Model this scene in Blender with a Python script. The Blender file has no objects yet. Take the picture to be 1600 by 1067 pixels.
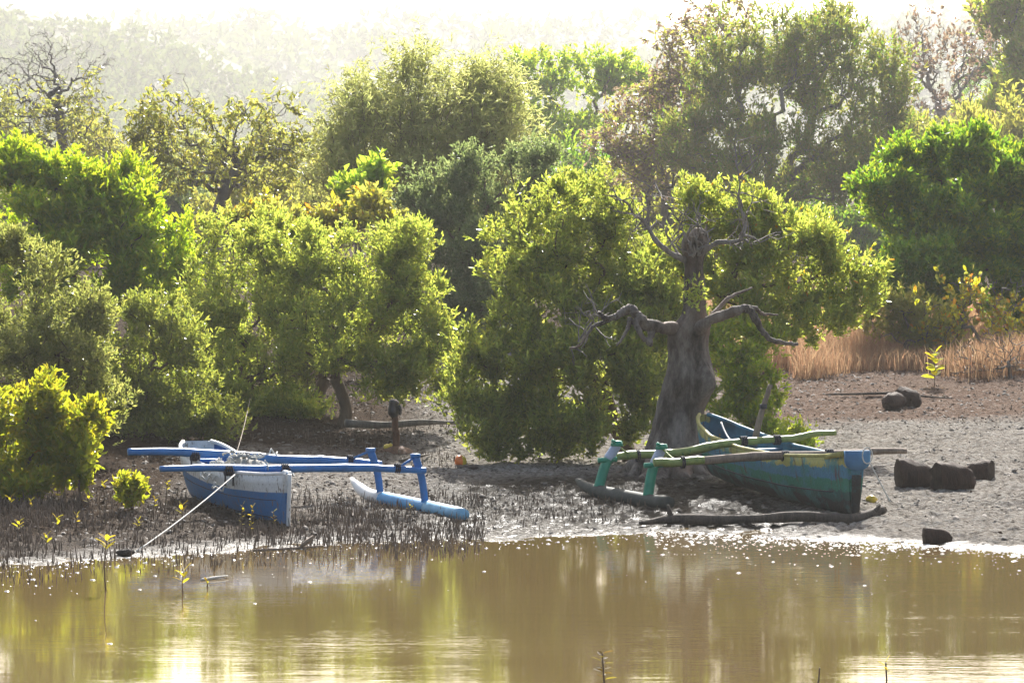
import bpy, math, random
import numpy as np
from mathutils import Vector

# ------------------------------------------------------------------ camera, light, sky
SC = bpy.context.scene
COL = SC.collection
F = 6000.0                      # focal length in pixels of a 1600 px wide frame
CAM_Z = 3.4
PITCH = math.atan((533.5 - 350.0) / F)
cam_d = bpy.data.cameras.new('camera')
cam = bpy.data.objects.new('camera', cam_d); COL.objects.link(cam)
cam_d.sensor_width = 36.0
cam_d.lens = 36.0 * F / 1600.0
cam_d.clip_start = 0.5
cam_d.clip_end = 6000.0
cam.location = (0, 0, CAM_Z)
cam.rotation_euler = (math.pi / 2 - PITCH, 0, 0)
SC.camera = cam

SUN_EL, SUN_AZ = math.radians(33), math.radians(5)       # azimuth from +Y towards +X
world = bpy.data.worlds.new('World'); SC.world = world
world.use_nodes = True
wn = world.node_tree
sky = wn.nodes.new('ShaderNodeTexSky'); sky.sky_type = 'NISHITA'
sky.sun_disc = False
sky.sun_elevation = SUN_EL; sky.sun_rotation = SUN_AZ
sky.dust_density = 4.0; sky.air_density = 1.0; sky.ozone_density = 1.0
bg = wn.nodes['Background']; bg.inputs['Strength'].default_value = 0.10
wn.links.new(sky.outputs[0], bg.inputs['Color'])

sun_d = bpy.data.lights.new('sun', 'SUN'); sun_d.energy = 5.0; sun_d.angle = math.radians(0.53)
sun_d.color = (1.0, 0.97, 0.915)
sun = bpy.data.objects.new('sun', sun_d); COL.objects.link(sun)
S = Vector((math.sin(SUN_AZ) * math.cos(SUN_EL), math.cos(SUN_AZ) * math.cos(SUN_EL), math.sin(SUN_EL)))
sun.rotation_euler = (-S).to_track_quat('-Z', 'Y').to_euler()
sun.location = (0, 0, 150)

SC.view_settings.view_transform = 'Standard'
SC.view_settings.look = 'None'
SC.view_settings.gamma = 1.0
SC.view_settings.use_curve_mapping = False
SC.view_settings.exposure = 1.15
SC.render.engine = 'CYCLES'
SC.cycles.use_denoising = True
SC.cycles.max_bounces = 8
SC.cycles.diffuse_bounces = 4
SC.cycles.glossy_bounces = 3
SC.cycles.transmission_bounces = 5
SC.cycles.volume_bounces = 0
SC.cycles.sample_clamp_indirect = 6.0
SC.cycles.sample_clamp_direct = 0.0
HAZE_DENSITY = 0.00029

# ------------------------------------------------------------------ pixel <-> world helpers
cP, sP = math.cos(PITCH), math.sin(PITCH)
def ray(px, py):
    cx, cy = (px - 800.0) / F, -(py - 533.5) / F
    return np.array([cx, cP + cy * sP, -sP + cy * cP])
def at(px, py, Y):
    d = ray(px, py); t = Y / d[1]
    return np.array([d[0] * t, Y, CAM_Z + d[2] * t])
def on_plane(px, py, P0, dirxy):
    d = ray(px, py); n = np.array([-dirxy[1], dirxy[0]])
    t = (n @ np.array(P0[:2])) / (n @ d[:2])
    return np.array([d[0] * t, d[1] * t, CAM_Z + d[2] * t])

# ------------------------------------------------------------------ noise
def _hash(ix, iy, seed):
    np.seterr(over='ignore'); h = (ix.astype(np.int64) * 374761393 + iy.astype(np.int64) * 668265263 + seed * 144665)
    h = (h ^ (h >> 13)) * 1274126177
    h = h & 0x7fffffff
    h = (h ^ (h >> 16)) & 0xffff
    return h / 65535.0
def vnoise(x, y, seed=0):
    x = np.asarray(x, float); y = np.asarray(y, float)
    ix, iy = np.floor(x), np.floor(y); fx, fy = x - ix, y - iy
    fx = fx * fx * (3 - 2 * fx); fy = fy * fy * (3 - 2 * fy)
    a = _hash(ix, iy, seed); b = _hash(ix + 1, iy, seed); c = _hash(ix, iy + 1, seed); d = _hash(ix + 1, iy + 1, seed)
    return (a * (1 - fx) + b * fx) * (1 - fy) + (c * (1 - fx) + d * fx) * fy - 0.5
def fbm(x, y, seed=0, octv=4):
    r = 0; a = 1.0
    for k in range(octv):
        r = r + a * vnoise(x * 2 ** k, y * 2 ** k, seed + k); a *= 0.5
    return r

# ------------------------------------------------------------------ terrain function
_sx = np.array([-60, -15, -8, -4.95, -3.5, -2.15, -.7, 1.4, 3.75, 5.3, 15, 60.0])
_sy = np.array([22, 34, 36.8, 38.3, 39.4, 40.5, 41.3, 42.3, 41.2, 39.9, 36, 22.0])
def shore(x, y=None):
    r = np.interp(x, _sx, _sy)
    return r + 0.5 * vnoise(np.asarray(x) * .55, np.zeros_like(np.asarray(x, float)), 5) + 0.25 * vnoise(np.asarray(x) * 2.1, np.zeros_like(np.asarray(x, float)), 6)
def zmacro(x, y):
    x = np.asarray(x, float); y = np.asarray(y, float)
    s = y - shore(x)
    sp = np.maximum(s, 0)
    z = np.where(s > 0, .25 * (1 - np.exp(-sp / 9)) + .004 * np.minimum(sp, 60) + .045 * np.clip(sp - 10, 0, 28) + np.maximum(sp - 60, 0) * .012, np.maximum(-.9, .045 * s))
    bank = np.clip((8 - y) / 10, 0, 1)
    return z + bank * 2.4
def zmicro(x, y):
    s = y - shore(x)
    a = np.clip((s + 1.5) / 3, 0.25, 1)
    n = (.035 * vnoise(x * 1.3, y * 1.3, 11) + .032 * vnoise(x * 3.4, y * 3.1, 12) + .040 * vnoise(x * 8, y * 7, 13)
         + .05 * vnoise(x * 13, y * 12, 14))
    f = vnoise(x * 4.2, y * 3.6, 21)                       # footprints and crab holes
    n = n - .05 * np.clip(f - .22, 0, 1) * 2.0
    return a * n * np.clip((130 - y) / 40, 0, 1)
def ground(x, y):
    return zmacro(x, y) + zmicro(np.asarray(x, float), np.asarray(y, float))
def gz(x, y):
    return float(ground(np.array([x]), np.array([y]))[0])
def gp(px, py):
    d = ray(px, py)
    t = 20.0
    for _ in range(4000):
        p = d * t
        if CAM_Z + p[2] <= float(zmacro(p[0], p[1])): break
        t += .05
    return np.array([p[0], p[1], CAM_Z + p[2]])

# ------------------------------------------------------------------ mesh helpers
def mk(name, V, faces, mats=None, parent=None, mi=None, smooth=False, attrs=None, loc=None):
    V = np.asarray(V, np.float32).reshape(-1, 3)
    fl = faces if isinstance(faces, list) else [faces]
    fl = [np.asarray(f, np.int32) for f in fl if len(f)]
    me = bpy.data.meshes.new(name)
    me.vertices.add(len(V)); me.vertices.foreach_set('co', V.ravel())
    loops = np.concatenate([f.ravel() for f in fl])
    tot = np.concatenate([np.full(len(f), f.shape[1], np.int32) for f in fl])
    start = np.concatenate([[0], np.cumsum(tot)[:-1]]).astype(np.int32)
    me.loops.add(len(loops)); me.loops.foreach_set('vertex_index', loops)
    me.polygons.add(len(tot)); me.polygons.foreach_set('loop_start', start); me.polygons.foreach_set('loop_total', tot)
    if mats:
        for m in (mats if isinstance(mats, (list, tuple)) else [mats]): me.materials.append(m)
    if mi is not None: me.polygons.foreach_set('material_index', np.asarray(mi, np.int32))
    if smooth: me.polygons.foreach_set('use_smooth', np.ones(len(tot), bool))
    if attrs:
        for k, v in attrs.items():
            a = me.attributes.new(k, 'FLOAT', 'POINT'); a.data.foreach_set('value', np.asarray(v, np.float32))
    me.update(calc_edges=True)
    o = bpy.data.objects.new(name, me); COL.objects.link(o)
    if parent is not None: o.parent = parent
    if loc is not None: o.location = loc
    return o
def empty(name, loc=(0, 0, 0)):
    o = bpy.data.objects.new(name, None); COL.objects.link(o); o.location = [float(c) for c in loc]
    o.empty_display_size = .2
    return o
def tag(o, label=None, cat=None, group=None, kind=None):
    if label: o['label'] = label
    if cat: o['category'] = cat
    if group: o['group'] = group
    if kind: o['kind'] = kind
    return o
class MB:
    """collects vertices and faces (tris and quads)"""
    def __init__(s): s.V = []; s.Q = []; s.T = []; s.n = 0
    def add(s, V, Q=(), T=()):
        V = np.asarray(V, float).reshape(-1, 3)
        if len(Q): s.Q.append(np.asarray(Q, int).reshape(-1, 4) + s.n)
        if len(T): s.T.append(np.asarray(T, int).reshape(-1, 3) + s.n)
        s.V.append(V); s.n += len(V)
    def tube(s, P, R, k=6, cap=True, sq=None):
        P = np.asarray(P, float); n = len(P)
        R = np.full(n, R, float) if np.isscalar(R) else np.asarray(R, float)
        T = np.gradient(P, axis=0); T /= np.linalg.norm(T, axis=1)[:, None] + 1e-9
        ref = np.array([0, 0, 1.]) if abs(T[:, 2]).mean() < .8 else np.array([0, 1., 0])
        A = np.cross(T, ref); A /= np.linalg.norm(A, axis=1)[:, None] + 1e-9
        B = np.cross(A, T)
        a = np.linspace(0, 2 * np.pi, k, endpoint=False) + (np.pi / 4 if k == 4 else 0)
        b = 1.0 if sq is None else sq
        V = P[:, None] + R[:, None, None] * (np.cos(a)[None, :, None] * A[:, None] + b * np.sin(a)[None, :, None] * B[:, None])
        i = np.arange(n - 1)[:, None] * k; j = np.arange(k)[None]; j2 = (j + 1) % k
        Q = np.stack([i + j, i + j2, i + k + j2, i + k + j], -1).reshape(-1, 4)
        V = V.reshape(-1, 3); Tt = []
        if cap:
            V = np.vstack([V, P[0], P[-1]]); c0, c1 = n * k, n * k + 1
            for q in range(k):
                Tt.append((c0, (q + 1) % k, q)); Tt.append((c1, (n - 1) * k + q, (n - 1) * k + (q + 1) % k))
        s.add(V, Q, Tt)
    def box(s, c, sx, sy, sz, rot=0.0, tilt=0.0):
        v = np.array([(x, y, z) for z in (-1, 1) for y in (-1, 1) for x in (-1, 1)], float) * np.array([sx, sy, sz]) / 2
        if tilt:
            ct, st = math.cos(tilt), math.sin(tilt); v = v @ np.array([[ct, 0, -st], [0, 1, 0], [st, 0, ct]]).T
        cr, sr = math.cos(rot), math.sin(rot); v = v @ np.array([[cr, -sr, 0], [sr, cr, 0], [0, 0, 1]]).T
        s.add(v + np.asarray(c), [(0, 2, 3, 1), (4, 5, 7, 6), (0, 1, 5, 4), (2, 6, 7, 3), (0, 4, 6, 2), (1, 3, 7, 5)])
    def build(s, name, mats, parent=None, smooth=False, **kw):
        V = np.vstack(s.V); fl = []
        if s.Q: fl.append(np.vstack(s.Q))
        if s.T: fl.append(np.vstack(s.T))
        return mk(name, V, fl, mats, parent, smooth=smooth, **kw)
def loc_build(mb, name, mats, parent, smooth=False):
    """world-space vertices, child of an Empty that stands at its own location"""
    off = np.array(parent.location)
    mb.V = [v - off for v in mb.V]
    return mb.build(name, mats, parent, smooth)
def unit(v):
    v = np.asarray(v, float); return v / (np.linalg.norm(v, axis=-1, keepdims=True) + 1e-9)
def smooth_path(P, n=6):
    """Catmull-Rom through points"""
    P = np.asarray(P, float)
    if len(P) < 3: return np.array([P[0] + (P[-1] - P[0]) * t for t in np.linspace(0, 1, n + 1)])
    E = np.vstack([2 * P[0] - P[1], P, 2 * P[-1] - P[-2]]); out = []
    for i in range(1, len(E) - 2):
        for t in np.linspace(0, 1, n, endpoint=False):
            a, b, c, d = E[i - 1:i + 3]
            out.append(.5 * ((2 * b) + (c - a) * t + (2 * a - 5 * b + 4 * c - d) * t * t + (3 * b - a - 3 * c + d) * t ** 3))
    out.append(P[-1]); return np.array(out)

# ------------------------------------------------------------------ materials
def new_mat(name):
    m = bpy.data.materials.new(name); m.use_nodes = True
    nt = m.node_tree; b = nt.nodes['Principled BSDF']
    return m, nt, b
def N(nt, t, **kw):
    n = nt.nodes.new(t)
    for k, v in kw.items():
        if k in n.inputs.keys(): n.inputs[k].default_value = v
        else: setattr(n, k, v)
    return n
def ramp(nt, fac, stops):
    r = nt.nodes.new('ShaderNodeValToRGB'); e = r.color_ramp.elements
    while len(e) < len(stops): e.new(.5)
    for i, (p, c) in enumerate(stops): e[i].position = p; e[i].color = (*c, 1)
    nt.links.new(fac, r.inputs['Fac']); return r.outputs['Color']
def mixc(nt, fac, a, b, mode='MIX'):
    m = nt.nodes.new('ShaderNodeMix'); m.data_type = 'RGBA'; m.blend_type = mode
    for s, i in ((fac, 0), (a, 6), (b, 7)):
        if isinstance(s, (int, float)): m.inputs[i].default_value = s
        elif isinstance(s, tuple): m.inputs[i].default_value = (*s, 1)
        else: nt.links.new(s, m.inputs[i])
    return m.outputs[2]
def math_(nt, op, a, b=0.0, clamp=False):
    m = nt.nodes.new('ShaderNodeMath'); m.operation = op; m.use_clamp = clamp
    for s, i in ((a, 0), (b, 1)):
        if isinstance(s, (int, float)): m.inputs[i].default_value = s
        else: nt.links.new(s, m.inputs[i])
    return m.outputs[0]
def noise(nt, scale, detail=4, rough=.6, vec=None, stretch=None):
    n = N(nt, 'ShaderNodeTexNoise', Scale=scale, Detail=detail, Roughness=rough)
    if vec is None:
        vec = nt.nodes.new('ShaderNodeTexCoord').outputs['Object']
    if stretch:
        mp = nt.nodes.new('ShaderNodeMapping'); mp.inputs['Scale'].default_value = stretch
        nt.links.new(vec, mp.inputs['Vector']); vec = mp.outputs[0]
    nt.links.new(vec, n.inputs['Vector']); return n.outputs['Fac']
def bump(nt, b, h, strength=.5, dist=.02):
    n = N(nt, 'ShaderNodeBump', Strength=strength, Distance=dist)
    nt.links.new(h, n.inputs['Height']); nt.links.new(n.outputs[0], b.inputs['Normal']); return n
def attr(nt, name):
    a = nt.nodes.new('ShaderNodeAttribute'); a.attribute_name = name; return a.outputs['Fac']

def leaf_mat(name, cols, trans, fac=.5, rough=.33, spec=.5):
    """cols: three reflect colours, trans: three through-light colours, picked leaf by leaf"""
    m, nt, b = new_mat(name)
    rnd = nt.nodes.new('ShaderNodeNewGeometry').outputs['Random Per Island']
    c = ramp(nt, rnd, list(zip((0.0, .5, 1.0), cols)))
    t = ramp(nt, rnd, list(zip((0.0, .5, 1.0), trans)))
    nt.links.new(c, b.inputs['Base Color'])
    b.inputs['Roughness'].default_value = rough; b.inputs['Specular IOR Level'].default_value = spec
    tr = nt.nodes.new('ShaderNodeBsdfTranslucent'); nt.links.new(t, tr.inputs['Color'])
    mx = nt.nodes.new('ShaderNodeMixShader'); mx.inputs[0].default_value = fac
    nt.links.new(b.outputs[0], mx.inputs[1]); nt.links.new(tr.outputs[0], mx.inputs[2])
    nt.links.new(mx.outputs[0], nt.nodes['Material Output'].inputs['Surface'])
    return m
LEAF = {
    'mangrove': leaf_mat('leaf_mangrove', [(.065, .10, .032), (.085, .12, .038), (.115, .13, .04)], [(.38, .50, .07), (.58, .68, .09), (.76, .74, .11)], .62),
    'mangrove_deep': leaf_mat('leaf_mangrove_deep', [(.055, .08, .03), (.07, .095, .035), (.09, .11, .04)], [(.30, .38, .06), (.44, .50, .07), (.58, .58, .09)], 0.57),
    'mangrove_yellow': leaf_mat('leaf_mangrove_yellow', [(.08, .10, .02), (.10, .12, .022), (.14, .13, .02)], [(.46, .56, .03), (.66, .70, .035), (.80, .68, .035)], 0.6),
    'olive': leaf_mat('leaf_olive', [(.075, .09, .04), (.095, .11, .05), (.11, .115, .05)], [(.36, .42, .09), (.48, .52, .11), (.60, .58, .14)], 0.55),
    'bright': leaf_mat('leaf_bright', [(.05, .09, .012), (.07, .12, .018), (.09, .13, .02)], [(0.372, 0.589, 0.019), (0.651, 0.837, 0.031), (0.850, 0.850, 0.046)], .58),
    'green': leaf_mat('leaf_green', [(.035, .08, .016), (.05, .095, .02), (.07, .11, .024)], [(.18, .40, .02), (.32, .54, .03), (.52, .64, .04)], 0.56),
    'greygreen': leaf_mat('leaf_grey_green', [(.06, .09, .045), (.075, .105, .05), (.09, .12, .06)], [(.26, .36, .11), (.36, .46, .14), (.50, .56, .20)], 0.52),
    'feather': leaf_mat('leaf_feathery', [(.06, .085, .024), (.075, .095, .03), (.09, .095, .034)], [(.32, .38, .06), (.44, .48, .08), (.54, .48, .09)], 0.52),
    'light': leaf_mat('leaf_light', [(.06, .12, .02), (.09, .15, .025), (.11, .17, .03)], [(0.434, 0.713, 0.046), (0.651, 0.850, 0.062), (0.837, 0.850, 0.093)], .58),
    'bamboo': leaf_mat('leaf_bamboo', [(.12, .145, .05), (.14, .16, .06), (.16, .165, .07)], [(.60, .68, .18), (.70, .74, .22), (.78, .74, .26)], 0.62),
    'drooping': leaf_mat('leaf_drooping', [(.09, .105, .03), (.11, .12, .035), (.13, .12, .04)], [(.46, .52, .08), (.60, .60, .09), (.70, .60, .10)], 0.58),
    'rust': leaf_mat('leaf_rust', [(.12, .085, .065), (.14, .10, .075), (.14, .12, .075)], [(.34, .21, .14), (.42, .28, .18), (.50, .40, .22)], 0.5),
    'autumn': leaf_mat('leaf_autumn', [(.16, .15, .02), (.24, .17, .02), (.28, .09, .015)], [(0.850, 0.775, 0.031), (0.850, 0.806, 0.031), (0.850, 0.310, 0.031)], .6),
    'dry_grass': leaf_mat('dry_grass_blade', [(.30, .175, .105), (.38, .24, .15), (.44, .31, .19)], [(.38, .20, .11), (.46, .28, .155), (.52, .36, .20)], 0.5, .6, .3),
    'hillwood': leaf_mat('leaf_hill_wood', [(.05, .07, .025), (.06, .08, .028), (.07, .085, .03)], [(.1, .14, .04), (.13, .17, .04), (.16, .19, .05)], 0.4, .9, 0.0),
}
def bark_mat(name, c1, c2, scale=6, strength=.6, spec=.25):
    m, nt, b = new_mat(name)
    n1 = noise(nt, scale, 6, .65, stretch=(1, 1, .3)); n2 = noise(nt, scale * 4, 4, .7, stretch=(1, 1, .35))
    f = math_(nt, 'ADD', math_(nt, 'MULTIPLY', n1, .7), math_(nt, 'MULTIPLY', n2, .4))
    nt.links.new(ramp(nt, f, [(.36, c1), (.68, c2)]), b.inputs['Base Color'])
    b.inputs['Roughness'].default_value = .8; b.inputs['Specular IOR Level'].default_value = spec
    bump(nt, b, f, strength, .03); return m
BARK = {
    'brown': bark_mat('bark_brown', (.075, .05, .032), (.17, .12, .08)),
    'grey': bark_mat('bark_grey', (.11, .095, .08), (.24, .21, .175)),
    'pale': bark_mat('bark_pale', (.20, .165, .14), (.34, .29, .25)),
    'culm': bark_mat('bamboo_culm', (.16, .14, .06), (.26, .22, .11)),
}
def plain(name, c, rough=.6, spec=.4, var=.25, scale=8, bmp=.2, dirt=None):
    m, nt, b = new_mat(name)
    n = noise(nt, scale, 5, .65)
    lo = tuple(x * (1 - var) for x in c); hi = tuple(min(1, x * (1 + var)) for x in c)
    col = ramp(nt, n, [(.3, lo), (.7, hi)])
    if dirt:
        d = ramp(nt, noise(nt, scale * 2.3, 6, .75), [(dirt[1], (0, 0, 0)), (dirt[1] + .08, (1, 1, 1))])
        col = mixc(nt, d, col, dirt[0])
    nt.links.new(col, b.inputs['Base Color'])
    b.inputs['Roughness'].default_value = rough; b.inputs['Specular IOR Level'].default_value = spec
    if bmp: bump(nt, b, noise(nt, scale * 5, 4, .7), bmp, .01)
    return m

# mud: pale dry crust, dark damp film near the water plus painted tree shade, brown leaf litter under the trees
MUD, nt, b = new_mat('mud')
geo = nt.nodes.new('ShaderNodeTexCoord').outputs['Object']
n1 = noise(nt, 1.7, 6, .7, geo); n2 = noise(nt, 14, 5, .75, geo); n3 = noise(nt, 55, 4, .7, geo)
dry = ramp(nt, n2, [(.36, (.07, .058, .047)), (.45, (.27, .24, .205)), (.66, (.54, .505, .455))])
red = ramp(nt, n2, [(.3, (.07, .042, .028)), (.5, (.19, .115, .078)), (.72, (.36, .28, .22))])
wet_shade_c = ramp(nt, n2, [(.3, (.018, .014, .011)), (.7, (.058, .046, .035))])
lit = ramp(nt, n2, [(.3, (.035, .022, .014)), (.7, (.095, .06, .036))])
def soft(a, amp=.5):
    return math_(nt, 'ADD', a, math_(nt, 'MULTIPLY', math_(nt, 'SUBTRACT', n1, .5), amp), True)
c = mixc(nt, soft(attr(nt, 'red')), dry, red)
c = mixc(nt, soft(attr(nt, 'litter')), c, lit)
wf = soft(attr(nt, 'wet_shade'), .4)
c = mixc(nt, wf, c, wet_shade_c)
nt.links.new(c, b.inputs['Base Color'])
rr = nt.nodes.new('ShaderNodeMapRange'); rr.inputs['To Min'].default_value = .9; rr.inputs['To Max'].default_value = .3
nt.links.new(wf, rr.inputs['Value']); nt.links.new(rr.outputs[0], b.inputs['Roughness'])
sp = nt.nodes.new('ShaderNodeMapRange'); sp.inputs['To Min'].default_value = .015; sp.inputs['To Max'].default_value = .5
n4 = noise(nt, 20, 3, .6, geo, (.6, 1.6, 1)); spot = ramp(nt, n4, [(.53, (0, 0, 0)), (.60, (1, 1, 1))])
gl = math_(nt, 'ADD', attr(nt, 'gloss'), math_(nt, 'MULTIPLY', attr(nt, 'spots'), spot), True)
nt.links.new(gl, sp.inputs['Value']); nt.links.new(sp.outputs[0], b.inputs['Specular IOR Level'])
hh = math_(nt, 'ADD', math_(nt, 'MULTIPLY', n2, 1.0), math_(nt, 'MULTIPLY', n3, .35))
bump(nt, b, hh, 1.0, .13)

# muddy water
WATER, nt, b = new_mat('water')
geo = nt.nodes.new('ShaderNodeTexCoord').outputs['Object']
nb = noise(nt, .35, 3, .5, geo)
nt.links.new(ramp(nt, nb, [(.3, (.155, .106, .044)), (.7, (.18, .126, .054))]), b.inputs['Base Color'])
b.inputs['Roughness'].default_value = .03; b.inputs['IOR'].default_value = 1.333
w1 = noise(nt, 2.6, 2, .5, geo, (.45, 1.5, 1)); w2 = noise(nt, 9, 3, .65, geo, (.32, 1.3, 1)); w3 = noise(nt, .33, 3, .5, geo, (.7, 1.2, 1))
amp = math_(nt, 'ADD', math_(nt, 'MULTIPLY', ramp(nt, w3, [(.4, (0, 0, 0)), (.62, (1, 1, 1))]), .8), .3)
hw = math_(nt, 'MULTIPLY', math_(nt, 'ADD', math_(nt, 'MULTIPLY', w1, .5), math_(nt, 'MULTIPLY', w2, .5)), amp)
bump(nt, b, hw, 1.0, .003)

# ------------------------------------------------------------------ ground sheet, water, hills
def axis(stops):
    out = []
    for a, bb, st in stops:
        out.append(np.arange(a, bb - 1e-6, st))
    return np.concatenate(out + [np.array([stops[-1][1]])])
gx = axis([(-3300, -200, 155), (-200, -40, 16), (-40, -14, 2), (-14, -7.2, .25), (-7.2, 8.6, .042), (8.6, 15, .25), (15, 40, 2), (40, 200, 16), (200, 3300, 155)])
ys = [-240, -160, -100, -60, -40, -25, -15, -8, -4, 0, 4, 8, 14, 20, 26, 30, 33, 35]
y = 35.0
while y < 3700:
    st = .05 + max(0, y - 43) * .0065 if y < 80 else (y - 80) * .05 + .3
    y += st; ys.append(y)
gy = np.array(ys)
GX, GY = np.meshgrid(gx, gy)
zz = ground(GX.ravel(), GY.ravel())
nx, ny = len(gx), len(gy)
ii = (np.arange(ny - 1)[:, None] * nx + np.arange(nx - 1)[None]).ravel()
quads = np.stack([ii, ii + 1, ii + nx + 1, ii + nx], 1)
fx, fy = GX.ravel(), GY.ravel(); sd = fy - shore(fx)
wet_shade = np.clip(1.05 - sd / 1.3, 0, 1) * .9
wet_shade = np.maximum(wet_shade, np.clip((8.2 - sd) / 1.6, 0, 1) * np.clip((fx + 1.7) / 1.2, 0, 1) * np.clip((3.7 - fx) / .8, 0, 1))  # broad centre zone: damp mud with the trees' shadow painted into its colour
gloss = np.clip(1.1 - sd / .55, 0, 1) * np.clip((fx - 3.3) / .6, .06, 1) + .12 * np.clip(1 - sd / 5, 0, 1) * np.clip((-1.2 - fx) / 1, 0, 1)
spots = np.clip(1.15 - np.abs(sd - .2) / 1.9, 0, 1) * np.clip((4.0 - fx) / .6, 0, 1) * .55
litter = np.clip((-1.0 - fx) / .8, 0, 1) * np.clip((fy - 50.5) / 2.5, 0, 1) + np.clip((-3.6 - fx) / .8, 0, 1) * np.clip((fy - 38) / 3, 0, 1)
litter = np.maximum(litter, np.clip((-1.3 - fx) / 1.2, 0, 1) * np.clip((5.0 + np.clip(-2.2 - fx, 0, 3) * 2 - sd) / 2.5, 0, 1) * .85)
litter = np.maximum(litter, np.clip((fy - 70) / 5, 0, 1))
red_ = np.clip((fy - 55.3) / 1.2, 0, 1) * np.clip((fx - 2) / 2, 0, 1) * .9
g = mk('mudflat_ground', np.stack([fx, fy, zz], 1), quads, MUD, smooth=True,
       attrs={'spots': spots, 'gloss': gloss, 'wet_shade': wet_shade, 'litter': np.clip(litter, 0, 1), 'red': red_})
tag(g, 'pale grey mudflat sloping down to the brown creek', None, None, 'structure')
wx = axis([(-400, -20, 40), (-20, 20, 2), (20, 400, 40)]); wy = axis([(-40, 20, 10), (20, 46, 1)])
WX, WY = np.meshgrid(wx, wy); nxw = len(wx)
ii = (np.arange(len(wy) - 1)[:, None] * nxw + np.arange(nxw - 1)[None]).ravel()
w = mk('water', np.stack([WX.ravel(), WY.ravel(), np.zeros(WX.size)], 1), np.stack([ii, ii + 1, ii + nxw + 1, ii + nxw], 1), WATER, smooth=True)
tag(w, 'muddy ochre creek water mirroring the trees', None, None, 'structure')

HILL = plain('hill_ground', (.07, .075, .03), .9, .1, .4, .05, 0)
def hills(name, label, Y0, Y1, prof, foot, seed, nx=160, ny=24):
    """a ridge: crest line given by (pixel x, pixel y) at distance Y1, foot at Y0"""
    pxs = np.linspace(prof[0][0], prof[-1][0], nx)
    V = []
    for k in range(ny):
        t = k / (ny - 1); Y = Y0 + (Y1 - Y0) * t
        cy = np.interp(pxs, [p[0] for p in prof], [p[1] for p in prof])
        X = (pxs - 800) / F * Y1
        crest = CAM_Z + (350 - cy) / F * Y1
        h = foot + (crest - foot) * (t ** 1.1) + 12 * fbm(X * .008, np.full_like(X, Y * .008), seed) * t * (1.3 - t)
        V.append(np.stack([X, np.full_like(X, Y), h], 1))
    for k in range(1, 6):                                   # far side falls away again
        Vl = V[ny - 1].copy(); Vl[:, 1] += 90 * k; Vl[:, 2] = foot + (Vl[:, 2] - foot) * max(0, 1 - (k / 5) ** 1.5) - (2 if k == 5 else 0); V.append(Vl)
    rows = len(V)
    ii = (np.arange(rows - 1)[:, None] * nx + np.arange(nx - 1)[None]).ravel()
    o = mk(name, np.concatenate(V), np.stack([ii, ii + 1, ii + nx + 1, ii + nx], 1), HILL, smooth=True)
    tag(o, label, None, None, 'structure')
    return np.array(V[:ny])
h1 = hills('hill', 'hazy wooded hill sloping down from the upper left', 640, 1000,
           [(-900, -40), (-300, -10), (0, -4), (90, 12), (180, 22), (300, 62), (420, 120), (520, 165), (640, 215), (800, 250), (1100, 270), (1700, 262), (2400, 230)], 4, 31)
h2 = hills('hill', 'pale far ridge almost lost in white haze', 900, 1300,
           [(-900, 10), (-200, 30), (130, 44), (300, 40), (420, 27), (520, 39), (600, 27), (700, 34), (860, 42), (1000, 40), (1150, 60), (1330, 30), (1500, 16), (1700, 20), (2400, 60)], 6, 33)

# haze: one closed box of even air round everything
HZ = bpy.data.materials.new('haze'); HZ.use_nodes = True
nt = HZ.node_tree; nt.nodes.remove(nt.nodes['Principled BSDF'])
pv = nt.nodes.new('ShaderNodeVolumePrincipled')
pv.inputs['Color'].default_value = (.97, .97, .95, 1); pv.inputs['Density'].default_value = HAZE_DENSITY
pv.inputs['Anisotropy'].default_value = .45
nt.links.new(pv.outputs[0], nt.nodes['Material Output'].inputs['Volume'])
mb = MB(); mb.box((0, 1800, 120.0), 6800, 4400, 245)
tag(mb.build('haze', HZ), 'thin bright sea haze over the valley', None, None, 'stuff')

# ------------------------------------------------------------------ leaves
def leaves_mesh(B, D, L, W, rng, fold=.25, big=False):
    """B base points, D unit directions; rhombic folded leaves (2 tris) or 6-point leaves (4 tris)"""
    n = len(B)
    r = unit(rng.normal(size=(n, 3)))
    Sd = unit(np.cross(D, r)); Nn = np.cross(Sd, D)
    L = (L * rng.uniform(.55, 1.35, n))[:, None]; W = (W * rng.uniform(.75, 1.2, n))[:, None]
    tip = B + D * L - Nn * L * .12
    if not big:
        m = B + D * L * .5
        V = np.stack([B, m + Sd * W * .5 + Nn * W * fold, tip, m - Sd * W * .5 + Nn * W * fold], 1)
        k = np.arange(n)[:, None] * 4
        T = np.concatenate([k + np.array([[0, 1, 2]]), k + np.array([[0, 2, 3]])])
        return V.reshape(-1, 3), T
    m1, m2 = B + D * L * .35, B + D * L * .72 - Nn * L * .03
    V = np.stack([B, m1 + Sd * W * .46 + Nn * W * fold, m2 + Sd * W * .42 + Nn * W * fold * .8, tip, m2 - Sd * W * .42 + Nn * W * fold * .8, m1 - Sd * W * .46 + Nn * W * fold], 1)
    k = np.arange(n)[:, None] * 6
    Q = np.concatenate([k + np.array([[0, 1, 2, 3]]), k + np.array([[0, 3, 4, 5]])])
    return V.reshape(-1, 3), Q

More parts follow.
